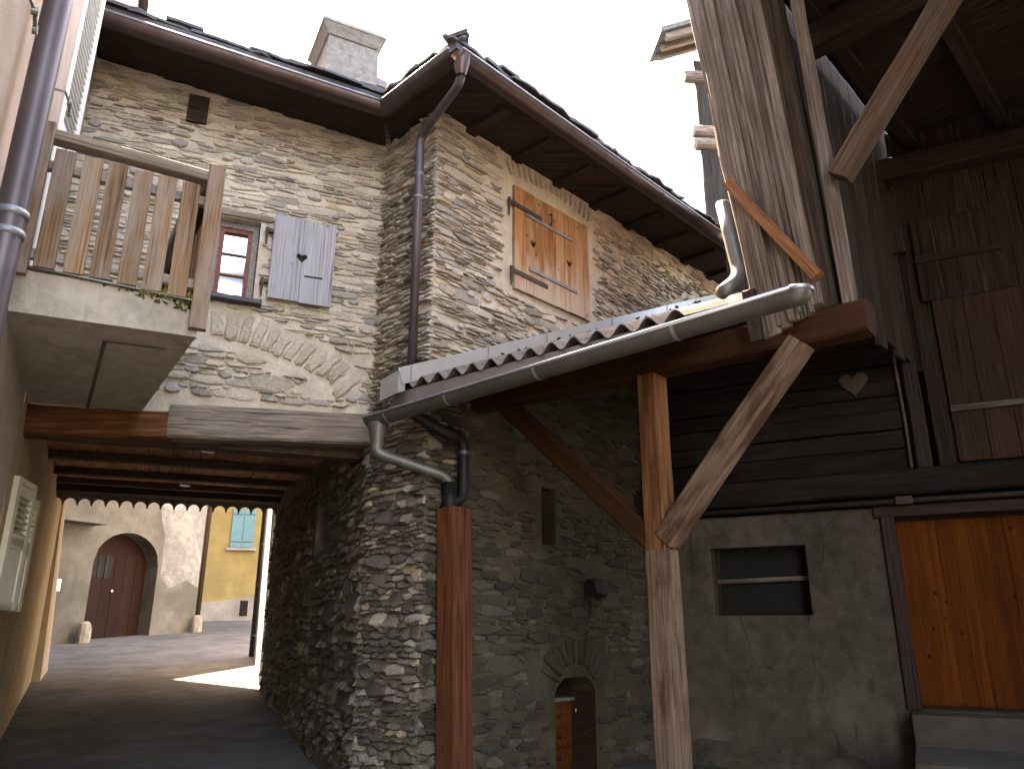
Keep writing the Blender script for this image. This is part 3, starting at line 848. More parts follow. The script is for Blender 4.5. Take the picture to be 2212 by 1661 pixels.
g.hexa([CW.p(.56, cz1 - .44, -.06), CW.p(.74, cz1 - .44, -.06), CW.p(.74, cz1 - .44, -.54), CW.p(.56, cz1 - .44, -.54), CW.p(.56, cz1 - .32, -.06), CW.p(.76, cz1 - .36, -.06), CW.p(.76, cz1 - .36, -.54), CW.p(.56, cz1 - .32, -.54)])
obj('shoulder', g, 'chimney_plaster', chim)

# ------------------------------------------------------------------ window and shutters of the stone house
def wframe(w, h, d, bw, th):
    g = Geo(); x0, x1, z0, z1 = h
    g.wbox(w, x0, x0 + bw, z0, z1, d - th, d); g.wbox(w, x1 - bw, x1, z0, z1, d - th, d)
    g.wbox(w, x0 + bw, x1 - bw, z0, z0 + bw, d - th, d - .001); g.wbox(w, x0 + bw, x1 - bw, z1 - bw, z1, d - th, d - .001)
    return g
out_f = (win[0] + .006, win[1] - .006, win[2] + .006, win[3] - .006)
obj('window_surround', wframe(FA, out_f, -.075, .045, .06), 'wood_grey', HOUSE)
inn = (win[0] + .052, win[1] - .052, win[2] + .03, win[3] - .052)
wo = obj('window', wframe(FA, inn, -.09, .032, .05), 'wood_frame', HOUSE)
gl = (inn[0] + .033, inn[1] - .033, inn[2] + .033, inn[3] - .033)
ph_ = (gl[3] - gl[2]) / 3
for k in range(3):
    g = Geo().wbox(FA, gl[0], gl[1], gl[2] + ph_ * k + .004, gl[2] + ph_ * (k + 1) - .004, -.128, -.122)
    # panes lean back a little so that they catch the sky
    obj('pane', g, 'glass', wo)
    if k: board('glazing_bar', FA.p(gl[0], gl[2] + ph_ * k, -.115), FA.p(gl[1], gl[2] + ph_ * k, -.115), .014, .018, up, 'wood_frame', wo, .0004, 2)
board('window_sill', FA.p(win[0] - .06, win[2] - .02, .03), FA.p(win[1] + .04, win[2] - .015, .03), .11, .038, FA.N, 'slate', HOUSE, .009, 8)
board('window_head', FA.p(win[0] - .08, win[3] + .03, -.03), FA.p(win[1] + .05, win[3] + .03, -.03), .10, .05, FA.N, 'wood_lintel', HOUSE, .004, 6)

def heart_half(cx, cz, s, sgn):
    """points of one half heart from the notch down to the tip; sgn = side along the wall axis"""
    pts = []
    for i in range(9):
        t = math.pi * i / 8
        x = 16 * math.sin(t) ** 3; y = 13 * math.cos(t) - 5 * math.cos(2 * t) - 2 * math.cos(3 * t) - math.cos(4 * t)
        pts.append((cx + sgn * x * s / 16, cz + y * s / 16))
    return pts
def slab_board(name, w, x0, x1, z0, z1, d0, d1, mat, parent, hearts=()):
    """upright board; hearts: (edge, z, size) half hearts cut from an edge ('lo' or 'hi')"""
    # object axes: X along the grain (up), so the wood texture follows the board
    def e(): return U(-.0015, .0015)
    pts = [(x0 + e(), z0 + e())]
    pts.append((x1 + e(), z0 + e()))
    for ed, hz, s in hearts:
        if ed == 'hi': pts += heart_half(x1, hz, s, -1)[::-1]
    pts.append((x1 + e(), z1 + e())); pts.append((x0 + e(), z1 + e()))
    for ed, hz, s in hearts:
        if ed == 'lo': pts += heart_half(x0, hz, s, 1)
    c = w.p((x0 + x1) / 2, (z0 + z1) / 2, (d0 + d1) / 2)
    M = Matrix((up, w.X, up.cross(w.X))).transposed().to_4x4(); M.translation = c
    Mi = M.inverted()
    g = Geo().prism([w.p(x, z, d0) for x, z in pts], w.N * (d1 - d0))
    me = bpy.data.meshes.new(name); me.from_pydata([Mi @ p for p in g.v], [], g.f); me.materials.append(MAT[mat])
    return link(bpy.data.objects.new(name, me), parent, M)

x0, x1, z0, z1 = fa_sh
hx, hz = FA.uv(652, 557, .06)
sho = board('shutter', FA.p(x0 + .05, z0 + .1, .030), FA.p(x1 - .03, z0 + .1, .030), .06, .018, up, 'wood_grey', HOUSE, .002)
slab_board('shutter_board', FA, x0, hx - .001, z0 - .004, z1 - .006, .040, .062, 'wood_shutter_grey', sho, [('hi', hz, .042)])
slab_board('shutter_board', FA, hx + .001, x1, z0 + .003, z1 + .006, .0405, .0625, 'wood_shutter_grey', sho, [('lo', hz, .042)])
obj('heart_shade', Geo().wbox(FA, hx - .06, hx + .06, hz - .06, hz + .06, .030, .0385), 'shade_black', sho)  # near-black plate, puts the shade inside the heart into colour
sq = FA.uv(677, 600, .06)
obj('slot', Geo().wbox(FA, sq[0] - .07, sq[0] + .07, sq[1] - .007, sq[1] + .007, .055, .0635), 'shade_black', sho)  # raised near-black bar, shade given as colour
for hv in (496, 607):
    hxx, hzz = FA.uv(570, hv, .03)
    g = Geo().wbox(FA, x1 - .01, x1 + .06, hzz - .018, hzz + .012, .01, .05)
    g.tube([FA.p(x1 + .045, hzz + .02, .04), FA.p(x1 + .045, hzz - .13, .045)], [.014, .006], 8)
    obj('hinge', g, 'iron', sho)

# orange shutter: pair of leaves, straps, battens, hearts
x0, x1, z0, z1 = or_sh
ho1 = TR.uv(1152, 527, .03); ho2 = TR.uv(1230, 570, .03)
W_ = x1 - x0
so = board('shutter', TR.p(x0 + .02, z0 + .2, -.02), TR.p(x1 - .02, z0 + .2, -.02), .08, .02, up, 'wood_grey', HOUSE, .002)
cuts = [x0, x0 + W_ * .10 + .04, ho1[0], x0 + W_ * .53, x0 + W_ * .64, ho2[0], x0 + W_ * .93, x1]
for k in range(len(cuts) - 1):
    hh = []
    if abs(cuts[k + 1] - ho1[0]) < 1e-6: hh.append(('hi', ho1[1], .04))
    if abs(cuts[k] - ho1[0]) < 1e-6: hh.append(('lo', ho1[1], .04))
    if abs(cuts[k + 1] - ho2[0]) < 1e-6: hh.append(('hi', ho2[1], .04))
    if abs(cuts[k] - ho2[0]) < 1e-6: hh.append(('lo', ho2[1], .04))
    slab_board('shutter_board', TR, cuts[k] + .001, cuts[k + 1] - .001, z0 + .004 * (k % 2), z1 - .004 * (k % 3), 0.004 + .0004 * k, .030 + .0007 * (k % 3), 'wood_shutter_orange', so, hh)
for (ua, va, ub, vb, mt, hw) in ((1103, 437, 1170, 472, 'iron', .020), (1108, 585, 1183, 618, 'iron', .020), (1135, 463, 1237, 520, 'iron_grey', .014), (1143, 582, 1247, 630, 'iron_grey', .014)):
    a, b_ = TR.uv(ua, va, .035), TR.uv(ub, vb, .035)
    zz = (a[1] + b_[1]) / 2
    so_ = board('hinge_strap' if mt == 'iron' else 'batten', TR.p(a[0], zz + .004, .037), TR.p(b_[0], zz - .004, .037), hw * 2, .008, up, mt, so, .0015, 8)
    if mt == 'iron':
        obj('hook', Geo().tube([TR.p(a[0] - .02, zz + .03, .04), TR.p(a[0] - .025, zz - .14, .04)], [.016, .006], 8), 'iron', so)
a = TR.uv(1188, 475, .035)
obj('handle', Geo().tube(smooth_path([TR.p(a[0], a[1] + .05, .03), TR.p(a[0], a[1] + .05, .06), TR.p(a[0], a[1] - .05, .06), TR.p(a[0], a[1] - .05, .03)], .02), .006, 8), 'iron', so, smooth=True)

# ------------------------------------------------------------------ passage: lintel, joists, ceiling, fringe, rear wall
la, lb = FA.uv(800, 928)[1], FA.uv(200, 915)[1]
lint = board('lintel_beam', FA.p(-.02, la, -.06), FA.p(1.42, (la + lb) / 2, -.06), .24, .20, up, 'wood_lintel', HOUSE, .010, 12)
board('lintel_beam', FA.p(1.40, (la + lb) / 2 - .03, -.08), FA.p(3.0, lb - .05, -.08), .20, .20, up, 'wood_lintel_rot', HOUSE, .016, 12)
CZ0 = la + .02; CSL = .045
def cz_(a): return CZ0 + CSL * a
obj('leak_stop', Geo().wbox(FA, -.02, 3.0, LZ - .30, LZ + .12, -.34, -.19), 'wood_joist', HOUSE)  # added behind the lintel to stop light leaking in
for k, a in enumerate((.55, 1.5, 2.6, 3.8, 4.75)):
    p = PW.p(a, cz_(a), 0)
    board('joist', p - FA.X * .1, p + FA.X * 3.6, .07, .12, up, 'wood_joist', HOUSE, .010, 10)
w_ = .2; k = 0; x = -.1
while x < 3.5:
    bw_ = U(.16, .26)
    p0 = PW.p(.30, cz_(.30) + .05, 0) + FA.X * (x + bw_ / 2); p1 = PW.p(5.2, cz_(5.2) + .05, 0) + FA.X * (x + bw_ / 2)
    board('ceiling_board', p0, p1, bw_ - .006, .025, FA.X, 'wood_ceiling', HOUSE, .002, 6); x += bw_
for (u, v) in ((450, 973), (400, 1047)):
    h = hit(u, v, PW.p(1, cz_(1) + .035), up)
    tag_ = obj('ceiling_spot', Geo().tube([h, h - up * .012], .06, 16), 'lamp_glass', HOUSE)
fr = []
nsc = 25; Lf = 4.0; per = Lf / nsc
zf = 3.05
prof = []
for i in range(nsc):
    xa = i * per
    for (s, dz) in ((0, 0), (.06, .015), (.10, .05), (.2, .075), (.35, .092), (.5, .097), (.65, .092), (.8, .075), (.9, .05), (.94, .015)):
        prof.append((xa + s * per, zf + dz * .95))
prof.append((Lf, zf + .1)); 
pts = [FAR.p(x - .15, z, .04) for x, z in prof] + [FAR.p(Lf - .15, zf + .2, .04), FAR.p(-.15, zf + .2, .04)]
obj('fringe_board', Geo().prism(pts, FAR.N * .025), 'wood_lintel', HOUSE)
g = Geo().wbox(FAR, -.6, 3.9, zf + .13, 9.2, -.3, .0)  # unseen upper part raised past the roof to cut sky light
g.wbox(FAR, -.6, 3.9, zf + .19, zf + .28, .0, .1)
a_, b_, c_, d_ = FAR.p(-.6, 3.70), FAR.p(3.9, 3.70), Vector((-7.2, 13.9, 4.0)), Vector((-3.75, 11.95, 3.85))
obj('unseen_sun_block', Geo().prism([a_, b_, c_, d_], up * .14), 'wood_joist', HOUSE)  # unseen slab, added and shaped to trim the sun patch
obj('rear_wall_and_sky_block', g, 'wood_barn_dark', HOUSE)

# near-black plates as painted shade behind shutter and window, and a ceiling above the passage
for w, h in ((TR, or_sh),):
    obj('shade_plate', Geo().wbox(w, h[0] - .02, h[1] + .02, h[2] - .02, h[3] + .02, -.16, -.125), 'shade_black', HOUSE)
obj('shade_plate', Geo().wbox(FA, win[0] - .02, win[1] + .02, win[2] - .02, win[3] + .02, -.30, -.165), 'shade_black', HOUSE)

# ------------------------------------------------------------------ plastered house on the left
LH = thing('plastered_house', (-2.6, 3.4, .2), 'pinkish rendered house with white shutters along the left edge', 'house')
g = Geo()
lxs = [-3.2, -2, -1, 0, 1, 2, 3, 4, 5, 6, 7.0]
h2 = hole_px(LW, -8, 22, 1010, 1310)
h2 = (round(LW.uv(40, 1150)[0] - .9, 3), round(LW.uv(40, 1150)[0] - .35, 3), LW.uv(40, 1310)[1], LW.uv(40, 1040)[1])
g = mortar_sheet(LW, -1.55, 1.62, 2.2, 9.6, [], step=.6, amp=.004)
lw_up = obj('wall', g, 'plaster_pink', LH)
g = mortar_sheet(LW, -1.55, 1.62, -.3, 2.2, [], step=.6, amp=.004)
g2 = mortar_sheet(LW, 1.62, 10.2, -.3, 9.6, [h2], step=.5, amp=.01)
g.add(g2.v, g2.f)
reveal(g, LW, h2, .15)
obj('wall', g, 'plaster_tan', LH)
obj('window', Geo().wbox(LW, h2[0], h2[1], h2[2], h2[3], -.17, -.14), 'glass_dark', LH)
g = Geo(); g.hexa([LW.p(-1.8, 9.55, .12), LW.p(10.3, 9.55, .12), LW.p(10.3, 10.8, -3), LW.p(-1.8, 10.8, -3), LW.p(-1.8, 9.65, .12), LW.p(10.3, 9.65, .12), LW.p(10.3, 10.9, -3), LW.p(-1.8, 10.9, -3)])
obj('roof', g, 'slate', LH)
g = Geo().wbox(LW, 9.9, 10.19, -.3, 9.6, -3.0, -.001)
obj('end_wall', g, 'plaster_tan', LH)
obj('end_wall', Geo().wbox(LW, -1.55, -1.3, -.3, 9.6, -3.0, -.002), 'plaster_pink', LH)
# downpipe
xa = LW.uv(112, 60, .085)[0]; xb = LW.uv(18, 500, .085)[0]
xm = (xa + xb) / 2
dp = obj('downpipe', Geo().tube([LW.p(xm, -.1, .085), LW.p(xm, 2, .085), LW.p(xm, 4, .085), LW.p(xm, 7.3, .085)], .050, 20), 'pipe_brown', LH, smooth=True)
zc = LW.uv(20, 485, .085)[1]
for dz in (-.04, .04):
    obj('pipe_collar', Geo().tube([LW.p(xm, zc + dz - .012, .085), LW.p(xm, zc + dz + .012, .085)], .057, 20), 'copper_rim', dp, smooth=True)
# shutter catches
for (u, v, s) in ((60, 22, 1.0), (140, 222, 1.0)):
    a = LW.px(u - 28 * s, v - 6, .0); 
    x_, z_ = LW.uv(u, v, .05)
    g = Geo().tube([LW.p(x_ - .07, z_ + .02, -.02), LW.p(x_ - .07, z_ + .02, .05), LW.p(x_ + .0, z_ + .005, .07), LW.p(x_ + .07, z_ - .01, .07)], .007, 8)
    g.tube([LW.p(x_, z_ + .004, .06), LW.p(x_, z_ + .004, .082)], .016, 12)
    g.tube([LW.p(x_ + .08, z_ - .012, .062), LW.p(x_ + .08, z_ - .012, .078)], .018, 12)
    obj('shutter_catch', g, 'iron_grey', LH)
# tall louvred balcony shutter standing off the wall
def shutter_leaf(w, x0, x1, z0, z1, d, th, mat, parent, louvre, panels=()):
    """frame, louvre slats in the given z ranges, solid panels elsewhere"""
    bw = min(.07, (x1 - x0) * .2)
    g = Geo()
    g.wbox(w, x0, x0 + bw, z0, z1, d, d + th); g.wbox(w, x1 - bw, x1, z0, z1, d, d + th)
    edges = sorted(set([z0, z1] + [e for r_ in list(louvre) + list(panels) for e in r_]))
    for e in edges:
        lo, hi = max(z0, e - .035), min(z1, e + .035)
        if hi - lo > .01: g.wbox(w, x0 + bw, x1 - bw, lo, hi, d + .002, d + th - .002)
    o = obj('shutter', g, mat, parent)
    for a, b_ in louvre:
        n = max(3, int((b_ - a) / .05))
        for k in range(n):
            zz = a + .035 + (b_ - a - .07) * (k + .5) / n
            board('slat', w.p(x0 + bw, zz, d + th * .5), w.p(x1 - bw, zz, d + th * .5), .042, .007, w.N * .75 - up * .6, mat, o, .0003, 2)
    for a, b_ in panels:
        obj('panel', Geo().wbox(w, x0 + bw - .002, x1 - bw + .002, a + .035, b_ - .035, d + th * .3, d + th * .7), mat, o)
    return o
xs0 = LW.uv(98, 560, .05)[0]; xs1 = xs0 + .45
sp = LW.p(1.04, 0, .03) - Vector((math.sin(math.radians(-20)), math.cos(math.radians(-20)), 0)) * .46
SW = Wall(sp.x, sp.y, math.sin(math.radians(-20)), math.cos(math.radians(-20)), LW.N.x, LW.N.y)
zt = 5.55
shutter_leaf(SW, 0, .46, 3.26, zt + .5, .0, .04, 'shutter_white', LH, [(4.35, zt + .45)], [(3.3, 4.35)])
# two cream shutters in the passage
zb_, zt_ = LW.uv(40, 1325, .05)[1], LW.uv(60, 1065, .05)[1]
xl = LW.uv(45, 1160, .06)[0]
sd = Vector((math.sin(math.radians(-17)), math.cos(math.radians(-17)), 0)); sp = LW.p(xl + .45, 0, .03) - sd * .42
LA = Wall(sp.x, sp.y, sd.x, sd.y, LW.N.x, LW.N.y)
shutter_leaf(LA, 0, .42, zb_, zt_, .05, .035, 'shutter_cream', LH, [(zt_ - .36, zt_ - .05)], [(zb_ + .02, zt_ - .38)])
xl2 = LW.uv(6, 1160, .06)[0]
sp = LW.p(xl - .10, 0, .03) - sd * .42
LB_ = Wall(sp.x, sp.y, sd.x, sd.y, LW.N.x, LW.N.y)
shutter_leaf(LB_, 0, .42, zb_ - .0, zt_ + .03, .05, .035, 'shutter_cream', LH, [(zt_ - .36, zt_ - .05)], [(zb_ + .02, zt_ - .38)])
# leaning buttress at the end of the passage
bx = LW.uv(75, 1420)[0]
g = Geo()
gz0 = ground_z(0, LW.p(bx, 0).y) - .1
b0, b1 = 9.0, 10.25
g.hexa([LW.p(b0, gz0 - .2, -.1), LW.p(b1, gz0 - .2, -.1), LW.p(b1, gz0 - .2, .16), LW.p(b0, gz0 - .2, .12), LW.p(b0, 3.4, -.1), LW.p(b1, 3.4, -.1), LW.p(b1, 3.4, .01), LW.p(b0, 3.4, .01)])
obj('buttress', g, 'plaster_tan', LH)

# ------------------------------------------------------------------ balcony
FL, FR = Vector((-2.40, 3.32, 0)), Vector((-1.617, 3.68, 0))
BR_ = Vector((-2.56, 5.12, 0)); BL_ = Vector((-3.25, 4.95, 0))
BAL = thing('balcony', (-2.3, 4.2, 3.0), 'concrete balcony with weathered slatted wooden railing above the passage', 'balcony')
sz0, sz1 = 3.015, 3.20
g = Geo()
n = 14
top = []; 
vv = []
for i in range(n + 1):
    t = i / n; p = FL.lerp(FR, t); b_ = BL_.lerp(BR_, t)
    chip = .0 if i < 9 else -.035 * mnoise.noise((i * 1.7, 2, 3)) - .045 * (i - 8) / 6
    vv += [p + up * sz0, p + up * (sz1 + .03 + chip), b_ + up * (sz1 + .02), b_ + up * sz0]
for i in range(n):
    a = 4 * i; c = 4 * (i + 1)
    g.f += [(a, c, c + 1, a + 1), (a + 1, c + 1, c + 2, a + 2), (a + 3, a + 2, c + 2, c + 3), (a, a + 3, c + 3, c)]
g.f += [(0, 1, 2, 3), (4 * n, 4 * n + 3, 4 * n + 2, 4 * n + 1)]
g.v = vv; g.c = [None] * len(g.f)
obj('slab', g, 'concrete', BAL)
# formwork panel marks on the underside
fx = (FR - FL).normalized(); fy = (BR_ - FR).normalized()
for a, b_ in ((FL.lerp(FR, .55) + fy * .25, BL_.lerp(BR_, .52) - fy * .02), (FL.lerp(FR, .55) + fy * .25, FR + fy * .25 - fx * .1)):
    board('formwork_ridge', a + up * (sz0 - .001), b_ + up * (sz0 - .001), .018, .012, fx if abs((b_ - a).normalized().dot(fy)) > .7 else fy, 'concrete_dark', BAL, .003)
BF = Wall(FL.x, FL.y, (FR - FL).x, (FR - FL).y, .3, -1)
BLn = (FR - FL).length
edge = board('edge_trim', FL + up * (sz1 + .05) + BF.N * .005, FR + up * (sz1 + .0) + BF.N * .005, .05, .008, BF.N, 'zinc', BAL, .002, 8)
zt0 = BF.uv(110, 272)[1]; zt1 = BF.uv(462, 366)[1]
pw_ = .092
board('railing_post', BF.p(.035, sz1 - .0, .02), BF.p(.035, zt0, .02), pw_, .045, BF.X, 'wood_railing', BAL, .003)
board('railing_post', BF.p(BLn - .0, sz0 + .03, .035), BF.p(BLn - .0, zt1, .035), .085, .05, BF.X, 'wood_railing', BAL, .003)
ns = 6
for k in range(ns):
    x = .035 + (BLn - .035) * (k + 1) / (ns + 1) + U(-.004, .004)
    t = x / BLn
    ztop = zt0 - .135 + (zt1 - zt0) * t - .0 + U(-.012, .012)
    slab_board('slat', BF, x - .044, x + .044, sz1 + .05 - .05 * t + U(0, .01), ztop, .014, .036 + U(0, .004), 'wood_railing', BAL)
for zo, dd in ((.60, -.02), (.11, -.02)):
    board('rail', BF.p(-.02, sz1 + .02 + zo, dd), BF.p(BLn + .03, sz1 + zo - .01, dd), .05, .045, up, 'wood_grey', BAL, .004)
board('handrail', BF.p(.06, zt0 - .045, -.02), BF.p(BLn - .01, zt1 - .06, -.02), .06, .08, up, 'wood_lintel', BAL, .005)
SR = Wall(FR.x, FR.y, (BR_ - FR).x, (BR_ - FR).y, 1, .3)
SLn = (BR_ - FR).length
for zo in (.6, .1):
    board('rail', SR.p(.05, sz1 + zo, -.03), SR.p(SLn - .02, sz1 + zo, -.03), .05, .045, up, 'wood_barn_dark', BAL, .004)
board('handrail', SR.p(.05, zt1 - .05, -.04), SR.p(SLn - .03, zt1 - .05, -.04), .065, .09, up, 'wood_grey', BAL, .004)
for k in range(10):
    x = .14 + (SLn - .2) * k / 9.5
    slab_board('slat', SR, x - .038, x + .038, sz1 + .03, zt1 - .12, -.008, .012, 'wood_railing', BAL)
# moss cushion and grass on the slab edge
g = Geo()
for k in range(170):
    t = .30 + .68 * math.sqrt(R()); p = FL.lerp(FR, t) + BF.N * U(-.03, .008) + up * (sz1 + .03 - .075 * max(0, t - .55) * 1.6 + U(-.035, .015) * (t + .2))
    r = U(.006, .017) * (.5 + t)
    vv = [p + Vector((U(-1, 1), U(-1, 1), U(-.8, 1))).normalized() * r for _ in range(6)]
    g.add(vv, [(0, 1, 2), (0, 2, 3), (0, 3, 4), (1, 4, 5), (2, 4, 5), (0, 4, 1), (1, 2, 5), (2, 3, 4)])
obj('moss', g, 'moss', BAL, stuff=True)
g = Geo()
for k in range(120):
    t = random.choice((.70, .74, .78, .80, .84, .92, .97)) + U(-.03, .03)
    p = FL.lerp(FR, t) + BF.N * U(-.01, .03) + up * (sz1 + .0)
    q = p + Vector((U(-.04, .04), U(-.03, .03), U(.02, .085)))
    s = fx * .0016
    g.add([p - s, p + s, (p + q) / 2 + s * 1.2, q], [(0, 1, 2), (0, 2, 3)])
obj('grass', g, 'grass', BAL, stuff=True)

# ------------------------------------------------------------------ lean-to canopy between tower and barn
CAN = thing('lean_to_canopy', (.85, 4.5, .36), 'lean-to canopy of corrugated sheets on a timber post with two braces', 'canopy')
def tr(X, n, z): return TR.O + TR.X * X + TR.N * n + up * z
NMAX = 2.20
per = .165; amp = .030
def sheet(n0, n1, X0, X1, lift, name='corrugated_sheet'):
    m_ = int(round((n1 - n0) / per * 12)); g = Geo(); segs = 3
    for sgn, dz in ((1, 0.007), (-1, 0.0)):
        vv = []
        for j in range(segs + 1):
            X = X0 + (X1 - X0) * j / segs
            for i in range(m_ + 1):
                n = n0 + (n1 - n0) * i / m_
                vv.append(tr(X, n, canopy_z(X, n) + lift + amp * math.cos(2 * math.pi * n / per) + dz))
        fs = [(j * (m_ + 1) + i, j * (m_ + 1) + i + 1, (j + 1) * (m_ + 1) + i + 1, (j + 1) * (m_ + 1) + i) for j in range(segs) for i in range(m_)]
        g.add(vv, fs if sgn < 0 else [f[::-1] for f in fs])
    # closed front edge
    k2 = (segs + 1) * (m_ + 1)
    g.f += [(i, i + 1, k2 + i + 1, k2 + i) for i in range(m_)]; g.c += [None] * m_
    return obj(name, g, 'fibre_cement', CAN)
nb = [-.13, .70, 1.53, NMAX]
for k in range(3):
    a = max(nb[k] - (.04 if k else 0), -.13)
    sheet(a, nb[k + 1] if k < 2 else NMAX, -.21, 1.75, .004 * (2 - k))
    if k == 0: sheet(.03, nb[1], 1.60, 4.4, .018)
    else: sheet(a, nb[k + 1], 1.60, 4.4, .018 + .003 * k)
# flashing along the tower face
fl = board('flashing', tr(-.29, .035, canopy_z(-.29) + .085), tr(5.0, .035, canopy_z(5.0) + .085), .115, .006, up, 'flashing', CAN, .001)
for X in (-.2, .55, 1.25, 2.2, 3.2):
    obj('flashing_seam', Geo().tube([tr(X, .041, canopy_z(X) + .03), tr(X, .041, canopy_z(X) + .14)], .003, 6), 'iron_grey', fl)
obj('flashing_return', Geo().hexa([tr(-.30, -.17, canopy_z(-.30) - .05), tr(-.24, -.17, canopy_z(-.24) - .05), tr(-.24, .03, canopy_z(-.24) - .03), tr(-.30, .03, canopy_z(-.30) - .03),
                                   tr(-.30, -.17, canopy_z(-.30) + .10), tr(-.24, -.17, canopy_z(-.24) + .11), tr(-.24, .03, canopy_z(-.24) + .14), tr(-.30, .03, canopy_z(-.30) + .13)]), 'flashing', fl)
# moss lumps and bolts on the sheets
for k in range(26):
    X = U(-.1, .9); n = round(U(.2, NMAX - .1) / per) * per
    p = tr(X, n, canopy_z(X, n) + amp + .012); r = U(.008, .02)
    vv = [p + Vector((U(-1, 1), U(-1, 1), U(0, 1))) * r for _ in range(7)]
    obj('moss_lump', Geo().add(vv, [(0, 1, 2), (0, 2, 3), (0, 3, 4), (0, 4, 5), (1, 5, 6), (2, 6, 4), (1, 2, 6), (3, 4, 6), (0, 5, 1), (5, 4, 6)]), 'fibre_cement', CAN)
# gutter
GZ = 2.99; GX = -.28
c0, c1 = tr(GX, -.29, GZ), tr(GX, 2.80, GZ + .012)
gut, _ = half_gutter('gutter', c0, c1, .064, 'zinc', 'zinc_rim', CAN, .011, 12, True, False)
for n in (-.06, .55, 1.30, 2.20):
    strap(gut, tr(GX, n, GZ + .012 * (n + .29) / 3.09), TR.N.copy(), .064, 'zinc_rim', .02)
# domed end of the gutter
g = Geo(); vv = []
for i in range(7):
    ph = math.pi / 2 * i / 6
    for k in range(13):
        q = math.pi * k / 12
        vv.append(c1 + TR.N * (.065 * math.sin(ph)) + (TR.X * math.cos(q) - up * math.sin(q)) * .064 * math.cos(ph))
fs = [(i * 13 + k, i * 13 + k + 1, (i + 1) * 13 + k + 1, (i + 1) * 13 + k) for i in range(6) for k in range(12)]
obj('end_cap', g.add(vv, fs), 'zinc', gut, smooth=True)
obj('bead', Geo().tube([c1 + TR.X * .064 * math.cos(a) + TR.N * .065 * math.sin(a) for a in [math.pi * i / 12 for i in range(13)]], .011, 8), 'zinc_rim', gut, smooth=True)
# brown drip strip between sheets and gutter
obj('drip_strip', Geo().hexa([tr(-.235, -.15, GZ - .02), tr(-.235, NMAX, GZ - .02), tr(-.225, NMAX, GZ - .02), tr(-.225, -.15, GZ - .02),
                              tr(-.20, -.15, canopy_z(-.2) - .02), tr(-.20, NMAX, canopy_z(-.2, NMAX) - .02), tr(-.19, NMAX, canopy_z(-.2, NMAX) - .02), tr(-.19, -.15, canopy_z(-.2) - .02)]), 'drip_brown', CAN)
# timbers
BX = .477
def bz(n): return 3.14 + .085 - (n / 2.855) * .13      # beam centre line
board('beam', tr(BX, -.1, bz(-.1)), tr(BX, 2.86, bz(2.86)), .17, .15, up, 'wood_red', CAN, .007, 14)
PN = 1.545
gz = ground_z(0, tr(BX, PN, 0).y)
ptop = bz(PN) - .085
jz = hit(1400, 1190, tr(BX, PN, 0), Vector((0, 1, 0))).z
board('post', tr(BX, PN, jz - .02), tr(BX, PN, ptop), .14, .14, TR.X, 'wood_post', CAN, .004, 8)
board('post', tr(BX - .004, PN + .006, gz - .1), tr(BX, PN, jz), .152, .148, TR.X, 'wood_pale', CAN, .005, 10)
obj('post_shoe', Geo().prism([tr(BX - .10, PN - .10, gz - .1), tr(BX + .10, PN - .10, gz - .1), tr(BX + .10, PN + .10, gz - .1), tr(BX - .10, PN + .10, gz - .1)], up * .14), 'concrete', CAN)
board('brace', tr(BX, PN - .04, jz + .06), tr(BX, .33, bz(.33) - .10), .125, .12, up, 'wood_red', CAN, .004, 9)
board('brace', tr(BX - .012, PN + .05, jz + .06), tr(BX - .012, 2.50, bz(2.5) - .06), .125, .13, up, 'wood_pale', CAN, .004, 9)
for n in (.25, .82, 1.42, 2.05):
    board('rafter', tr(-.15, n, canopy_z(-.15, n) - .085), tr(4.2, n, canopy_z(4.2, n) - .085), .075, .095, TR.N, 'wood_red', CAN, .004, 12)
for X in (-.08, .9, 2.0, 3.2, 4.2):
    board('batten', tr(X, -.05, canopy_z(X) - .035), tr(X, NMAX - .02, canopy_z(X, NMAX) - .035), .06, .03, TR.X, 'wood_barn_dark', CAN, .003)
# zinc spout coming down onto the sheets beside the barn boards
pts = [hit(u_, v_, tr(.22, 0, 0), TR.X) for u_, v_ in ((1560, 440), (1584, 540), (1600, 600))]; pts.append(tr(.08, pts[2].dot(TR.N) - TR.O.dot(TR.N) - .05, canopy_z(.08, 2.1) + .055))
obj('spout', Geo().tube(smooth_path(pts, .12), [.036] * 3 + [.040] * 20, 14) if False else Geo().tube(smooth_path(pts, .12), .038, 14), 'zinc', CAN, smooth=True)

# ------------------------------------------------------------------ boxed downpipe at the tower corner
DPI = thing('boxed_downpipe', TR.p(.2, .45, .1), 'grey and black rain pipes running into a tall reddish wooden casing', 'downpipe')
cx_ = TR.uv(980, 1300, .12)[0]
ctop = TR.uv(978, 1096, .14)[1]
cb = TR.uv(988, 1640, .14)[0]
cxa = TR.uv(979, 1120, .12)[0]
gz = ground_z(0, 5.3)
wm = .085
casing = board('casing', TR.p(cb, gz - .1, .12), TR.p(cxa, ctop, .12), .17, .15, TR.X, 'wood_casing', DPI, .003, 10, .004)
board('casing_board', TR.p(cb - .03, gz - .1, .200), TR.p(cxa - .03, ctop - .0, .200), .11, .012, TR.X, 'wood_casing', casing, .002, 8, .002)
board('casing_board', TR.p(cb + .058, gz - .1, .200), TR.p(cxa + .058, ctop - .005, .200), .055, .012, TR.X, 'wood_casing', casing, .002, 8, .002)
z1_ = ctop
ez = TR.uv(975, 1045, .12)[1]
p_top = tr(GX + .0, -.20, GZ - .055)
funnel = obj('funnel', Geo().tube([p_top + up * .01, p_top - up * .05, p_top - up * .17], [.075, .058, .040], 16, False), 'zinc', DPI, smooth=True)
a1 = p_top - up * .20
e1 = TR.p(cxa - .03, ez + .05, .10)
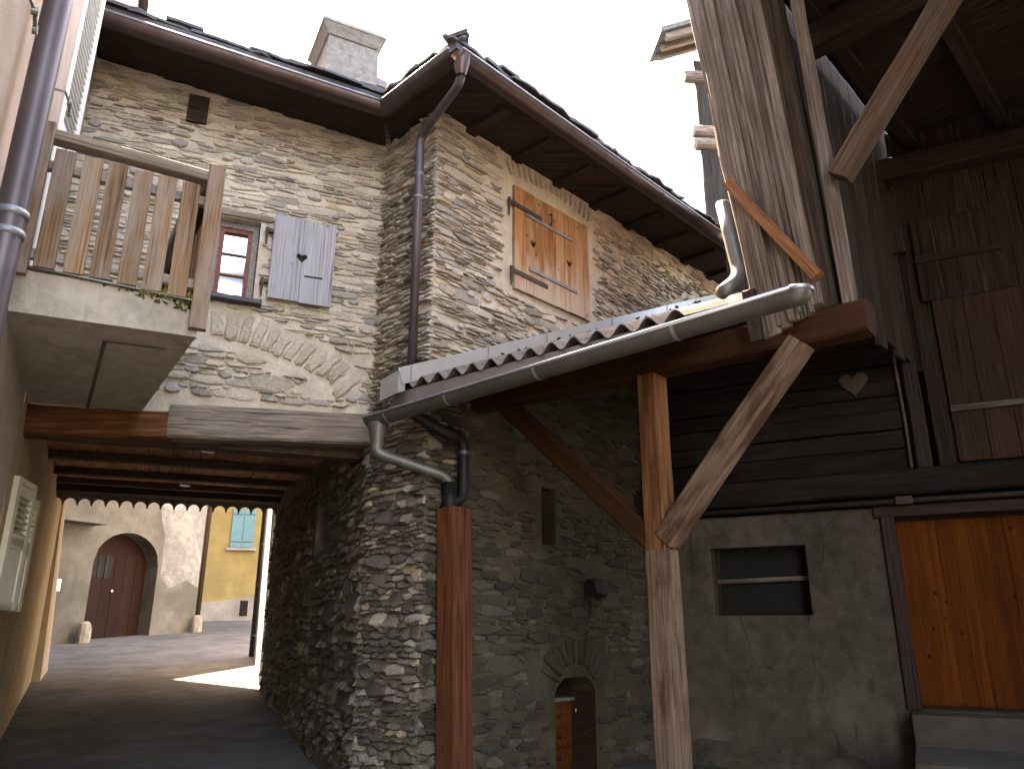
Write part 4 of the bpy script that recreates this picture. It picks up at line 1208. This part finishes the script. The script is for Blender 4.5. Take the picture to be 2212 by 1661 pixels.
path = smooth_path([p_top - up * .15, a1, e1, TR.p(cxa - .025, ez - .06, .11)], .10)
obj('zinc_pipe', Geo().tube(path, .040, 16), 'zinc', DPI, smooth=True)
obj('black_sleeve', Geo().tube([TR.p(cxa - .025, ctop - .1, .11), TR.p(cxa - .025, ez + .01, .11)], .047, 16), 'plastic_black', DPI, smooth=True)
bz0 = TR.uv(1000, 1078, .12)[1]
xr = TR.uv(1001, 1020, .12)[0]
zk = TR.uv(985, 945, .12)[1]
path = smooth_path([Vector((-.712, 5.17, 3.36)), Vector((-.712, 5.13, 3.02)), TR.p(.08, zk + .01, .12), TR.p(xr, zk, .12), TR.p(xr, bz0, .12), TR.p(cxa - .02, bz0 - .03, .11)], .085)
bp = obj('black_pipe', Geo().tube(path, .040, 16), 'plastic_black', DPI, smooth=True)
zz = TR.uv(1000, 978, .12)[1]
obj('pipe_sticker', Geo().tube([TR.p(xr, zz - .015, .12), TR.p(xr, zz + .012, .12)], .0415, 16, False), 'iron_grey', bp)

# ------------------------------------------------------------------ barn on the right
BARN = thing('timber_barn', (3.0, 5.5, .45), 'dark timber barn with board cladding, open gallery and plastered base', 'barn')
# rear wall: plastered base with a window
PZB = 5.7
rl0 = BW.uv(1500, 1113)[1]; rl1 = BW.uv(2212, 1052)[1]
bwz = (rl0 + rl1) / 2
bwin = hole_px(BW, 1540, 1748, 1180, 1329)
dx0 = BW.uv(1950, 1350)[0]
zs_ = BW.uv(2100, 1537)[1]
bdoor = (round(dx0, 3), round(dx0 + 1.75, 3), round(zs_, 3), round(BW.uv(2050, 1104)[1], 3))
g = mortar_sheet(BW, -.3, 6.5, -.2, bwz + .06, [bwin, bdoor], step=.12, amp=.010)
reveal(g, BW, bwin, .22); reveal(g, BW, bdoor, .14)
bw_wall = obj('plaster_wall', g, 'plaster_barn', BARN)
# window with near-black shade plate and grille board
wo = obj('window', Geo().wbox(BW, bwin[0], bwin[1], bwin[2], bwin[3], -.25, -.20), 'shade_black', BARN)  # near-black back plate paints in the unlit inside
board('crossbar', BW.p(bwin[0] + .01, (bwin[2] + bwin[3]) / 2 + .005, -.15), BW.p(bwin[1] - .01, (bwin[2] + bwin[3]) / 2 + .02, -.15), .035, .025, up, 'wood_barn', wo, .003)
board('window_frame', BW.p(bwin[0] + .02, bwin[2], -.17), BW.p(bwin[0] + .02, bwin[3], -.17), .04, .04, BW.X, 'wood_barn_dark', wo, .002)
board('window_frame', BW.p(bwin[1] - .02, bwin[2], -.17), BW.p(bwin[1] - .02, bwin[3], -.17), .04, .04, BW.X, 'wood_barn_dark', wo, .002)
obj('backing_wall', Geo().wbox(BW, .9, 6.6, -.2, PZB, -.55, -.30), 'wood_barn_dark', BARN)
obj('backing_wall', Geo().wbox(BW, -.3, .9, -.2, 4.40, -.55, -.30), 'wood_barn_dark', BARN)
# door of knotty boards in a dark frame
dr = obj('door', Geo().wbox(BW, bdoor[0], bdoor[1], bdoor[2], bdoor[3], -.20, -.135), 'wood_door_dark', BARN)
x = bdoor[0] + .05
while x < bdoor[1] - .05:
    bw2 = U(.10, .15)
    slab_board('door_board', BW, x, min(x + bw2 - .003, bdoor[1] - .05), bdoor[2] + .02 + U(-.008, .008), bdoor[3] - .05, -.13, -.112 + U(0, .004), 'wood_door', dr); x += bw2
for a, b_ in ((bdoor[0] - .045, bdoor[0] + .045), (bdoor[1] - .045, bdoor[1] + .045)):
    board('door_frame', BW.p((a + b_) / 2, bdoor[2], -.02), BW.p((a + b_) / 2, bdoor[3] + .05, -.02), .10, .12, BW.X, 'wood_frame_dark', dr, .003)
board('door_frame', BW.p(bdoor[0] - .09, bdoor[3] + .02, -.018), BW.p(bdoor[1] + .09, bdoor[3] + .02, -.018), .09, .125, up, 'wood_frame_dark', dr, .003)
# timber sill and rail above the plaster
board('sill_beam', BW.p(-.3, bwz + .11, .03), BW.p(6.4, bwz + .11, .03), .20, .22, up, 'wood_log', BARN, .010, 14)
rail = obj('rail', Geo().tube([BW.p(.0, bwz - .03, .10), BW.p(6.4, bwz - .03, .10)], .022, 10), 'iron', BARN, smooth=True)
for x in (bdoor[0] + .08, bdoor[0] + 1.2):
    obj('rail_roller', Geo().wbox(BW, x, x + .12, bwz - .06, bwz - .0, .06, .14), 'iron', rail)
# horizontal log planks and upright planks above
z = bwz + .225; xs_post = BW.uv(1965, 850)[0]
while z < 4.33:
    h = U(.13, .19)
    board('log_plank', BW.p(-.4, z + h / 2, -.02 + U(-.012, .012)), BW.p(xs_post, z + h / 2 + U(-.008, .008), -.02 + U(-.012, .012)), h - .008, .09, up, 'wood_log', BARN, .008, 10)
    z += h
board('corner_post', BW.p(xs_post + .02, bwz + .22, .05), BW.p(xs_post + .02, 5.4, .05), .11, .12, BW.X, 'wood_barn_dark', BARN, .006)
obj('cable', Geo().tube([BW.p(xs_post - .07, bwz + .23, .07), BW.p(xs_post - .065, 3.2, .072), BW.p(xs_post - .075, 3.75, .07)], .012, 8), 'wood_barn', BARN)
x = xs_post + .13
while x < 6.4:
    w_ = U(.15, .24)
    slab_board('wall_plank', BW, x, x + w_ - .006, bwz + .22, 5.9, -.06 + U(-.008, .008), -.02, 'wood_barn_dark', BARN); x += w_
# hayloft door and hatch on that wall
hd = hole_px(BW, 2035, 2260, 560, 990, .04)
x = hd[0]
lo_ = board('loft_door', BW.p(hd[0], BW.uv(2130, 875, .04)[1], .05), BW.p(hd[1] + .6, BW.uv(2130, 875, .04)[1], .05), .05, .035, up, 'wood_barn', BARN, .004)
while x < hd[1] + .6:
    w_ = U(.17, .25)
    slab_board('door_plank', BW, x, x + w_ - .005, hd[2], hd[3] + .1, .0, .03 + U(0, .006), 'wood_door_dark', lo_); x += w_
q = hole_px(BW, 1975, 2165, 455, 640, .05)
ht = board('hatch', BW.p(q[0], (q[2] + q[3]) / 2, .055), BW.p(q[1], (q[2] + q[3]) / 2, .055), .07, .02, up, 'wood_barn_dark', BARN, .003)
x = q[0]; 
while x < q[1]:
    w_ = U(.12, .16)
    slab_board('hatch_plank', BW, x, x + w_ - .004, q[2] + U(-.01, .01), q[3] + U(-.01, .01), .02, .045, 'wood_barn_dark', ht); x += w_
board('wall_beam', BW.p(1.9, BW.uv(2050, 350)[1], .06), BW.p(6.4, BW.uv(2050, 350)[1], .06), .20, .18, up, 'wood_barn_dark', BARN, .010, 12)
q = BW.uv(1925, 480, .1)
board('bracket_post', BW.p(q[0], q[1] - .32, .10), BW.p(q[0], q[1] + .26, .10), .13, .12, BW.X, 'wood_barn_dark', BARN, .006)

# front cladding boards (they lean), post, brace
BP = Wall(tr(.36, 2.26, 0).x, tr(.36, 2.26, 0).y, TR.N.x, TR.N.y, -1, -1)   # x grows to the right
xa0 = BP.uv(1622, 620)[0]; za0 = BP.uv(1622, 620)[1]
xa1 = BP.uv(1495, 0)[0]; za1 = BP.uv(1495, 0)[1]
xb0 = BP.uv(1768, 620)[0]; xb1 = BP.uv(1643, 0)[0]
lean_l = (xa1 - xa0) / (za1 - za0); lean_r = (xb1 - xb0) / (BP.uv(1643, 0)[1] - BP.uv(1768, 620)[1])
nbd = 6
for k in range(nbd):
    t = (k + .5) / nbd
    xm_ = xa0 + (xb0 - xa0) * t; ln = lean_l + (lean_r - lean_l) * t
    wd_ = (xb0 - xa0) / nbd * 1.12
    zb_ = BP.uv(1650, 742)[1] + (BP.uv(1765, 665)[1] - BP.uv(1650, 742)[1]) * t + U(-.02, .02)
    p0 = BP.p(xm_ + ln * (zb_ - za0), zb_, .012 * (k % 2)); p1 = BP.p(xm_ + ln * (6.6 - za0), 6.6, .012 * (k % 2) + .02)
    board('cladding_board', p0, p1, wd_ * U(.92, 1.05), .026, BP.X, 'wood_barn', BARN, .006, 14, taper=1.12)
    if k < nbd - 1:
        off = BP.X * wd_ * .5 + BP.N * .022
        board('cover_strip', p0 + off + up * U(0, .05), p1 + off, .022, .018, BP.X, 'wood_barn', BARN, .004, 12)
# edge board with bark
board('edge_board', BP.p(xa0 - .022 + lean_l * (3.0 - za0), 3.35, -.03), BP.p(xa0 - .022 + lean_l * (6.6 - za0), 6.6, -.01), .05, .07, BP.X, 'wood_barn', BARN, .012, 14)
board('short_board', BP.p(xa0 + .02, BP.uv(1645, 740)[1] - .0, .03), BP.p(xa0 + .0, BP.uv(1645, 740)[1] + .3, .03), .075, .03, BP.X, 'wood_barn_dark', BARN, .004)
# diagonal orange batten nailed across
pa, pb = BP.px(1572, 397, .05), BP.px(1768, 598, .05)
board('diagonal_batten', pa, pb, .06, .05, up, 'wood_post', BARN, .004)
# gallery post on the canopy beam, with a plank lining beside it
pn = 2.66
gp0 = tr(BX, pn, bz(pn) + .08)
gp1x = .2
board('gallery_post', gp0, tr(BX + .05, pn - .16, 6.0), .13, .14, TR.N, 'wood_barn_dark', BARN, .008, 12)
board('gallery_post', gp0 + TR.N * .115 + up * .0, tr(BX + .10, pn + .0, 6.0), .055, .10, TR.N, 'wood_barn', BARN, .006, 12)
ba, bb = hit(1815, 385, tr(BX - .02, 0, 0), TR.X), None
q = hit(2046, -5, tr(BX - .02, 0, 0), TR.X)
board('gallery_brace', ba, q + (q - ba) * .35, .115, .11, up, 'wood_brace', BARN, .006, 10)
# slatted side wall with light between its planks
for k in range(15):
    X = .62 + .20 * k
    slab_board('side_plank', Wall(tr(0, 2.30, 0).x, tr(0, 2.30, 0).y, TR.X.x, TR.X.y, 1, -1), X, X + .185, 3.6 + U(0, .1), 7.0, -.02, .008, 'wood_barn_dark', BARN)
# purlin, joists, ceiling and roof
pu0, pu1 = hit(1690, 125, tr(1.35, 0, 0), TR.X), hit(1965, 5, tr(1.35, 0, 0), TR.X)
PZ = (pu0.z + pu1.z) / 2
board('purlin', tr(1.35, 2.45, pu0.z), tr(1.35, 7.0, pu0.z + .05), .20, .17, up, 'wood_barn_dark', BARN, .012, 14)
for n in (2.55, 3.2, 3.85, 4.5, 5.2, 6.0):
    board('ceiling_joist', tr(-.3, n, PZ + .19), tr(3.6, n, PZ + .22), .12, .15, TR.N, 'wood_barn_dark', BARN, .008, 12)
x = -.6
while x < 3.9:
    w_ = U(.2, .3)
    board('ceiling_plank', tr(x + w_ / 2, 2.4, PZ + .30), tr(x + w_ / 2, 7.2, PZ + .32), w_ - .008, .025, TR.X, 'wood_barn_dark', BARN, .004, 8); x += w_
g = Geo()
RX0, RX1, RN0, RN1 = -3.2, 4.2, 2.35, 8.5
g.hexa([tr(RX0, RN0, PZ + .45), tr(RX1, RN0, PZ + .45), tr(RX1, RN1, PZ + 2.6), tr(RX0, RN1, PZ + 2.6),
        tr(RX0, RN0, PZ + .55), tr(RX1, RN0, PZ + .55), tr(RX1, RN1, PZ + 2.7), tr(RX0, RN1, PZ + 2.7)])
obj('roof', g, 'slate', BARN)
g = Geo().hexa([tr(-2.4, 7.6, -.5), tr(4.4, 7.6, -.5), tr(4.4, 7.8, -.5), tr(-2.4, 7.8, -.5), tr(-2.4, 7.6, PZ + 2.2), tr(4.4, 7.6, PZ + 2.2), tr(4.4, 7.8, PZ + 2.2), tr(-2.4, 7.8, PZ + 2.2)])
obj('end_wall', g, 'wood_barn_dark', BARN)  # unseen end, added to keep side light out of the barn
# bright torn patch of cladding seen from inside
q0 = hit(1695, 143, tr(.62, 0, 0), TR.X)
# raised concrete threshold before the brown door
g = Geo().wbox(BW, bdoor[0] - .02, bdoor[1] + 2, -.2, bdoor[2] - .012, .003, .28)
g.wbox(BW, bdoor[0] - .02, bdoor[1] + 2, -.2, bdoor[2] - .22, .28, 1.1)
obj('threshold', g, 'concrete_dark', structure=True)
g = Geo(); pts = []
for i in range(9):
    t = i / 8; x = -.1 + 1.9 * t; y_ = BW.p(x, 0).y
    hgt = .04 + .05 * abs(mnoise.noise((x * 2.3, 1, 1))) + .06 * (1 - t)
    pts.append((x, ground_z(0, y_), hgt))
vv = []
for x, z, h in pts: vv += [BW.p(x, z - .05, .14), BW.p(x, z + h * .8, .10), BW.p(x, z + h * 1.6 + .04, -.01)]
g.add(vv, [f for i in range(8) for f in ((3 * i, 3 * i + 3, 3 * i + 4, 3 * i + 1), (3 * i + 1, 3 * i + 4, 3 * i + 5, 3 * i + 2))])
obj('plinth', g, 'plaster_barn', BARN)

# wooden heart on the log wall
hp = BW.uv(1845, 828, .05)
g = Geo(); s = .115
hh = heart_half(hp[0], hp[1], s, 1); h2_ = heart_half(hp[0], hp[1], s, -1)
g.prism([BW.p(x, z, .045) for x, z in hh + h2_[::-1][1:-1]], BW.N * .02)
tag(obj('wooden_heart', g, 'heart_wood'), 'carved wooden heart hanging on the dark log wall', 'heart')

# wall lamp
lx, lz = TR.uv(1290, 1268, .1)
LAMP = thing('wall_lamp', TR.p(lx, lz, 0), 'black angled lamp on the stone wall above the small arch', 'lamp')
g = Geo().hexa([TR.p(lx - .09, lz - .06, .05), TR.p(lx + .06, lz - .09, .05), TR.p(lx + .06, lz - .07, .16), TR.p(lx - .09, lz - .04, .16), TR.p(lx - .06, lz + .06, .03), TR.p(lx + .10, lz + .08, .03), TR.p(lx + .10, lz + .06, .12), TR.p(lx - .06, lz + .06, .12)])
obj('housing', g, 'lamp_black', LAMP)
obj('bracket', Geo().tube([TR.p(lx, lz - .24, .02), TR.p(lx, lz - .05, .06), TR.p(lx, lz, .08)], .010, 8), 'lamp_black', LAMP)
obj('mount', Geo().wbox(TR, lx - .05, lx + .03, lz - .10, lz - .02, -.01, .03), 'lamp_black', LAMP)

# wooden cabinet in the arched opening
czt = TR.uv(1235, 1512, -.2)[1]
CAB = thing('cabinet', TR.p(acx, .4, -.4), 'small orange wooden cabinet standing inside the arched opening', 'cabinet')
CX0, CX1 = arch[0] + .02, arch[1] - .03
czb = .55
obj('carcass', Geo().wbox(TR, CX0, CX1, czb, czt, -.75, -.22), 'wood_door', CAB)
obj('top', Geo().wbox(TR, CX0 - .01, CX1 + .02, czt, czt + .025, -.77, -.20), 'wood_grey', CAB)
for k in range(3):
    za, zb2 = czb + .03 + (czt - czb - .05) * k / 3, czb + (czt - czb - .05) * (k + 1) / 3
    d_ = obj('drawer', Geo().wbox(TR, CX0 + .1, CX1 - .03, za, zb2, -.22, -.20), 'wood_door', CAB)
    xm_ = (CX0 + CX1) / 2 + .04
    obj('knob', Geo().tube([TR.p(xm_, (za + zb2) / 2, -.2), TR.p(xm_, (za + zb2) / 2, -.175)], .013, 10), 'iron', d_)
q = TR.uv(1247, 1533, -.195)
obj('label_plate', Geo().wbox(TR, q[0] - .02, q[0] + .02, q[1] - .012, q[1] + .012, -.20, -.193), 'paper', CAB)

# ------------------------------------------------------------------ log barn beyond the tower
LB = thing('log_barn', (3.0, 9.4, .7), 'tall log barn with projecting log ends seen above the tower gutter', 'barn')
LBW = Wall(hit(1500, 150, Vector((0, 11.5, 0)), Vector((0, 1, 0))).x, 11.5, 1, .1, -.3, -1)
ztw = hit(1500, 132, LBW.O, LBW.N).z
x = .0
while x < 2.6:
    w_ = U(.28, .36)
    slab_board('wall_board', LBW, x, x + w_ - .008, .5, ztw, -.05, .0 + U(0, .012), 'wood_log', LB); x += w_
ztop = hit(1490, 118, LBW.O, LBW.N).z
for v in (167, 285, 312):
    c = hit(1488 + (v - 167) * .17, v, LBW.O, LBW.N)
    obj('log_end', Geo().tube([c + LBW.X * .3, c - LBW.X * .09], [.12, .11], 12), 'wood_barn', LB, smooth=False)
g = Geo(); xl_ = LBW.uv(1411, 106)[0]
za_ = LBW.uv(1411, 106)[1]; zb_2 = LBW.uv(1500, 74)[1]
g.hexa([LBW.p(xl_, za_ - .06, .5), LBW.p(xl_ + 3, za_ + 1.2, .5), LBW.p(xl_ + 3, za_ + 1.2, -.3), LBW.p(xl_, za_ - .06, -.3), LBW.p(xl_, za_ + .04, .5), LBW.p(xl_ + 3, za_ + 1.3, .5), LBW.p(xl_ + 3, za_ + 1.3, -.3), LBW.p(xl_, za_ + .04, -.3)])
rf = obj('roof', g, 'slate', LB)
for k in range(3):
    board('rafter', LBW.p(xl_ + .1, za_ - .10, .4 - k * .25), LBW.p(xl_ + 1.6, za_ + .5, .4 - k * .25), .09, .12, LBW.N, 'wood_barn', rf, .004)

# ------------------------------------------------------------------ far end of the street
FH = thing('arched_door_house', W3.p(2, .1 + ground_z(0, 17)), 'weathered grey plaster house with a deep arched doorway beyond the passage', 'house')
ds, de = W3.uv(188, 1300)[0], W3.uv(331, 1300)[0]
zA = W3.uv(255, 1148)[1]
dc, dh = (ds + de) / 2, (de - ds) / 2
W3E = W3.uv(424, 1300)[0]; W3T = 9.5; rise = dh * .85
g = Geo(); N_ = 24
def ztop_(x):
    t = max(-1, min(1, (x - dc) / dh)); return zA - rise + rise * math.sqrt(max(0, 1 - t * t))
xs = [-3.0, -.6, 0, .4, ds - .15] + [ds + 2 * dh * i / N_ for i in range(N_ + 1)] + [de + .3, de + .8, W3E]
zg = 0.6
for i in range(len(xs) - 1):
    a, b_ = xs[i], xs[i + 1]
    if a >= ds - 1e-6 and b_ <= de + 1e-6:
        g.quad(W3.p(a, ztop_(a)), W3.p(b_, ztop_(b_)), W3.p(b_, W3T), W3.p(a, W3T))
        g.quad(W3.p(a, ztop_(a)), W3.p(b_, ztop_(b_)), W3.p(b_, ztop_(b_), -.5), W3.p(a, ztop_(a), -.5))
    else:
        g.quad(W3.p(a, zg), W3.p(b_, zg), W3.p(b_, W3T), W3.p(a, W3T))
for x in (ds, de): g.quad(W3.p(x, zg), W3.p(x, zA - rise), W3.p(x, zA - rise, -.5), W3.p(x, zg, -.5))
g.quad(W3.p(W3E, zg), W3.p(W3E, W3T), W3.p(W3E, W3T, -3), W3.p(W3E, zg, -3))
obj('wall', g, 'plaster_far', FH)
# peeled area of rough plaster, right of the arch
pz0 = W3.uv(400, 1268)[1]
g = Geo(); n1, n2 = 16, 34; vv = []
xa_, xb_ = de + .08, W3E - .01
for i in range(n1 + 1):
    x = xa_ + (xb_ - xa_) * i / n1
    for j in range(n2 + 1):
        lo = pz0 + .25 * mnoise.noise((x * 2, 0, 5)) + .15 * (xb_ - x)
        z = lo + (6.5 - lo) * j / n2
        d_ = .012 if 0 < i < n1 and 0 < j < n2 else -.005
        vv.append(W3.p(x - (.9 * max(0, (z - zA) / 2.5) * (1 - i / n1)), z, d_ + .022 * abs(mnoise.noise((x * 7, z * 9, 3)))))
g.add(vv, [(i * (n2 + 1) + j, (i + 1) * (n2 + 1) + j, (i + 1) * (n2 + 1) + j + 1, i * (n2 + 1) + j + 1) for i in range(n1) for j in range(n2)])
obj('peeled_plaster', g, 'plaster_peeled', FH)
dd = -.42
dor = obj('door', Geo().add([W3.p(ds, zg, dd), W3.p(de, zg, dd)] + [W3.p(dc + dh * math.cos(math.pi * i / 16), zA - rise + rise * math.sin(math.pi * i / 16), dd) for i in range(17)], [tuple(range(19))]), 'wood_door_far', FH)
for k in range(6):
    x = ds + 2 * dh * k / 6
    slab_board('door_plank', W3, x + .004, x + 2 * dh / 6 - .004, zg, zA - rise * .75, dd + .002, dd + .02 + .004 * (k % 2), 'wood_door_far', dor)
q = hole_px(W3, 195, 240, 1198, 1248, dd)
pn_ = obj('door_window', Geo().wbox(W3, q[0], q[1], q[2], q[3], dd, dd + .035), 'shade_black', dor)  # pane coloured near-black for the dark room behind it
for k in (1, 2):
    x = q[0] + (q[1] - q[0]) * k / 3
    obj('bar', Geo().tube([W3.p(x, q[2], dd + .05), W3.p(x, q[3], dd + .05)], .012, 6), 'iron', pn_)
q = W3.uv(241, 1276, dd + .05)
obj('door_knob', Geo().tube([W3.p(q[0], q[1], dd + .02), W3.p(q[0], q[1], dd + .07)], .022, 10), 'brass', dor)
# balcony-like oriel above, left of the arch
q = hole_px(W3, 118, 230, 1060, 1128, .3)
obj('oriel', Geo().wbox(W3, q[0] - .3, q[1], q[2], q[3] + 1.0, -.05, .45), 'plaster_far', FH)
g = Geo().hexa([W3.p(-3.2, W3T, 1.3), W3.p(6.5, W3T, 1.3), W3.p(6.5, W3T + 1.6, -3.2), W3.p(-3.2, W3T + 1.6, -3.2), W3.p(-3.2, W3T + .12, 1.3), W3.p(6.5, W3T + .12, 1.3), W3.p(6.5, W3T + 1.72, -3.2), W3.p(-3.2, W3T + 1.72, -3.2)])
obj('roof', g, 'slate', FH)
SH = thing('added_gap_house', W3.p(-3.2, 1.2, .4), 'unseen house block added left of the arched doorway to hold back sky light', 'house')  # added to close the gap against low sky light
obj('wall', Geo().hexa([Vector((-12, 12.4, .5)), LW.p(9.95, .5, -.6), W3.p(-.25, .5, .03), W3.p(-3.0, .5, .03), Vector((-12, 12.4, 10.5)), LW.p(9.95, 10.5, -.6), W3.p(-.25, 10.5, .03), W3.p(-3.0, 10.5, .03)]), 'plaster_far', SH)  # wall of the added unseen house block
# notice and stones by the door
q = hole_px(W3, 117, 131, 1250, 1276, .02)
tag(obj('notice', Geo().wbox(W3, q[0], q[1], q[2], q[3], .004, .02), 'paper'), 'small pale paper notice on the wall left of the arched door', 'notice')
for (u0, u1, v0, v1, nm, lb) in ((163, 192, 1340, 1388, 'stone_block', 'pale split stone block at the left foot of the arched door'), (412, 432, 1330, 1368, 'guard_stone', 'rounded stone bollard at the house corner beside the brown downpipe')):
    xa_, _ = W3.uv(u0, v1, .2); xb_, _ = W3.uv(u1, v1, .2)
    _, zb3 = W3.uv((u0 + u1) / 2, v1, .2); _, zt3 = W3.uv((u0 + u1) / 2, v0, .2)
    gz = ground_z(0, W3.p(xa_, 0, .2).y)
    zt3 = gz + (zt3 - zb3)
    g = Geo(); cxx = (xa_ + xb_) / 2; rr = (xb_ - xa_) / 2; vv = []
    levels = [(0, 1.0), (.3, 1.02), (.7, .95), (.9, .8), (1.0, .45)]
    for lv, sc in levels:
        for k in range(10):
            a = 2 * math.pi * k / 10
            vv.append(W3.p(cxx + rr * sc * math.cos(a) * U(.92, 1.08), gz - .05 + (zt3 - gz + .05) * lv, .2 + rr * .8 * sc * math.sin(a) * U(.92, 1.08)))
    fs = [(i * 10 + k, i * 10 + (k + 1) % 10, (i + 1) * 10 + (k + 1) % 10, (i + 1) * 10 + k) for i in range(4) for k in range(10)] + [tuple(40 + k for k in range(10))]
    tag(obj(nm, g.add(vv, fs), 'stone_pale'), lb, 'stone')
# yellow house
YH = thing('yellow_house', W5.p(1.5, ground_z(0, 22)), 'yellow rendered house with teal shutters at the end of the passage', 'house')
pzl = W5.uv(480, 1297)[1]
g = Geo().wbox(W5, -5, 8, pzl - .8, 12, -.3, 0); obj('wall', g, 'plaster_yellow', YH)
q2 = hole_px(W5, 518, 535, 1297, 1330, .03)
g = Geo().hexa([W5.p(0, .9, .0), W5.p(8, .9, .0), W5.p(8, .9, .04), W5.p(0, .9, .04), W5.p(0, pzl - .06, .0), W5.p(8, pzl + .9, .0), W5.p(8, pzl + .9, .04), W5.p(0, pzl - .06, .04)])
obj('plinth', g, 'plaster_grey', YH)
obj('vent_opening', Geo().wbox(W5, q2[0], q2[1], q2[2], q2[3], .01, .05), 'glass_dark', YH)
q = hole_px(W5, 501, 551, 1100, 1182, .03)
xm_ = (q[0] + q[1]) / 2
for a, b_ in ((q[0], xm_ - .006), (xm_ + .006, q[1])):
    s_ = obj('shutter', Geo().wbox(W5, a, b_, q[2], q[3], .02, .05), 'shutter_teal', YH)
    for zz in (q[2] + .15, q[3] - .15):
        obj('hinge_strap', Geo().wbox(W5, a + .02, b_ - .02, zz - .012, zz + .012, .05, .056), 'iron', s_)
obj('window_sill', Geo().wbox(W5, q[0] - .08, q[1] + .08, q[2] - .09, q[2] - .02, 0, .12), 'plaster_grey', YH)
g = Geo().hexa([W5.p(-.3, 12, .9), W5.p(8, 12, .9), W5.p(8, 13, -3), W5.p(-.3, 13, -3), W5.p(-.3, 12.1, .9), W5.p(8, 12.1, .9), W5.p(8, 13.1, -3), W5.p(-.3, 13.1, -3)])
obj('roof', g, 'slate', YH)
p0 = hit(436, 1250, W5.p(0, 0, .5), W5.N)
tag(obj('downpipe', Geo().tube([Vector((p0.x, p0.y, ground_z(0, p0.y) - .05)), Vector((p0.x, p0.y, 9))], .065, 12), 'wood_door_dark', smooth=True), 'dark brown downpipe between the grey and yellow houses', 'downpipe')
# white house right of the passage end
WH = thing('white_house', W6.p(1.5, .9), 'sunlit white wall at the right end of the passage', 'house')
obj('wall', Geo().wbox(W6, .15, 3.35, .5, 13, -6.0, 0), 'plaster_white', WH)
pb_ = W6.p(3.42, 0, .04)
bd = obj('downpipe', Geo().tube([Vector((pb_.x, pb_.y, ground_z(0, pb_.y))), Vector((pb_.x, pb_.y, 6))], .05, 12), 'lamp_black', WH, smooth=True)
for z in (1.45, 2.3, 3.0):
    obj('pipe_clamp', Geo().tube([Vector((pb_.x, pb_.y, z)), Vector((pb_.x, pb_.y, z + .03))], .058, 12), 'zinc', bd)

# ------------------------------------------------------------------ unseen house added behind the viewer to hold back light
OH = thing('added_yard_house', tr(-8, 3, -.6), 'unseen dark house added behind the viewer to hold back light', 'house')
OW = Wall(tr(-6.6, -1.5, 0).x, tr(-6.6, -1.5, 0).y, TR.N.x, TR.N.y, TR.X.x, TR.X.y)
ow = [(1.5 + 2.2 * k, 2.5 + 2.2 * k, 2.2, 3.4) for k in range(4)]
g = mortar_sheet(OW, 0, 10, -1.5, 8.5, ow, step=1.0, amp=.004)
for h in ow: reveal(g, OW, h, .15)
obj('wall', g, 'wood_barn_dark', OH)  # wall of the added unseen house
for h in ow: obj('window', Geo().wbox(OW, h[0], h[1], h[2], h[3], -.2, -.14), 'glass_dark', OH)  # windows of the added unseen house
g = Geo().hexa([OW.p(-.4, 8.4, .6), OW.p(10.4, 8.4, .6), OW.p(10.4, 10.4, -4), OW.p(-.4, 10.4, -4), OW.p(-.4, 8.5, .6), OW.p(10.4, 8.5, .6), OW.p(10.4, 10.5, -4), OW.p(-.4, 10.5, -4)])
obj('roof', g, 'slate', OH)  # roof of the added unseen house
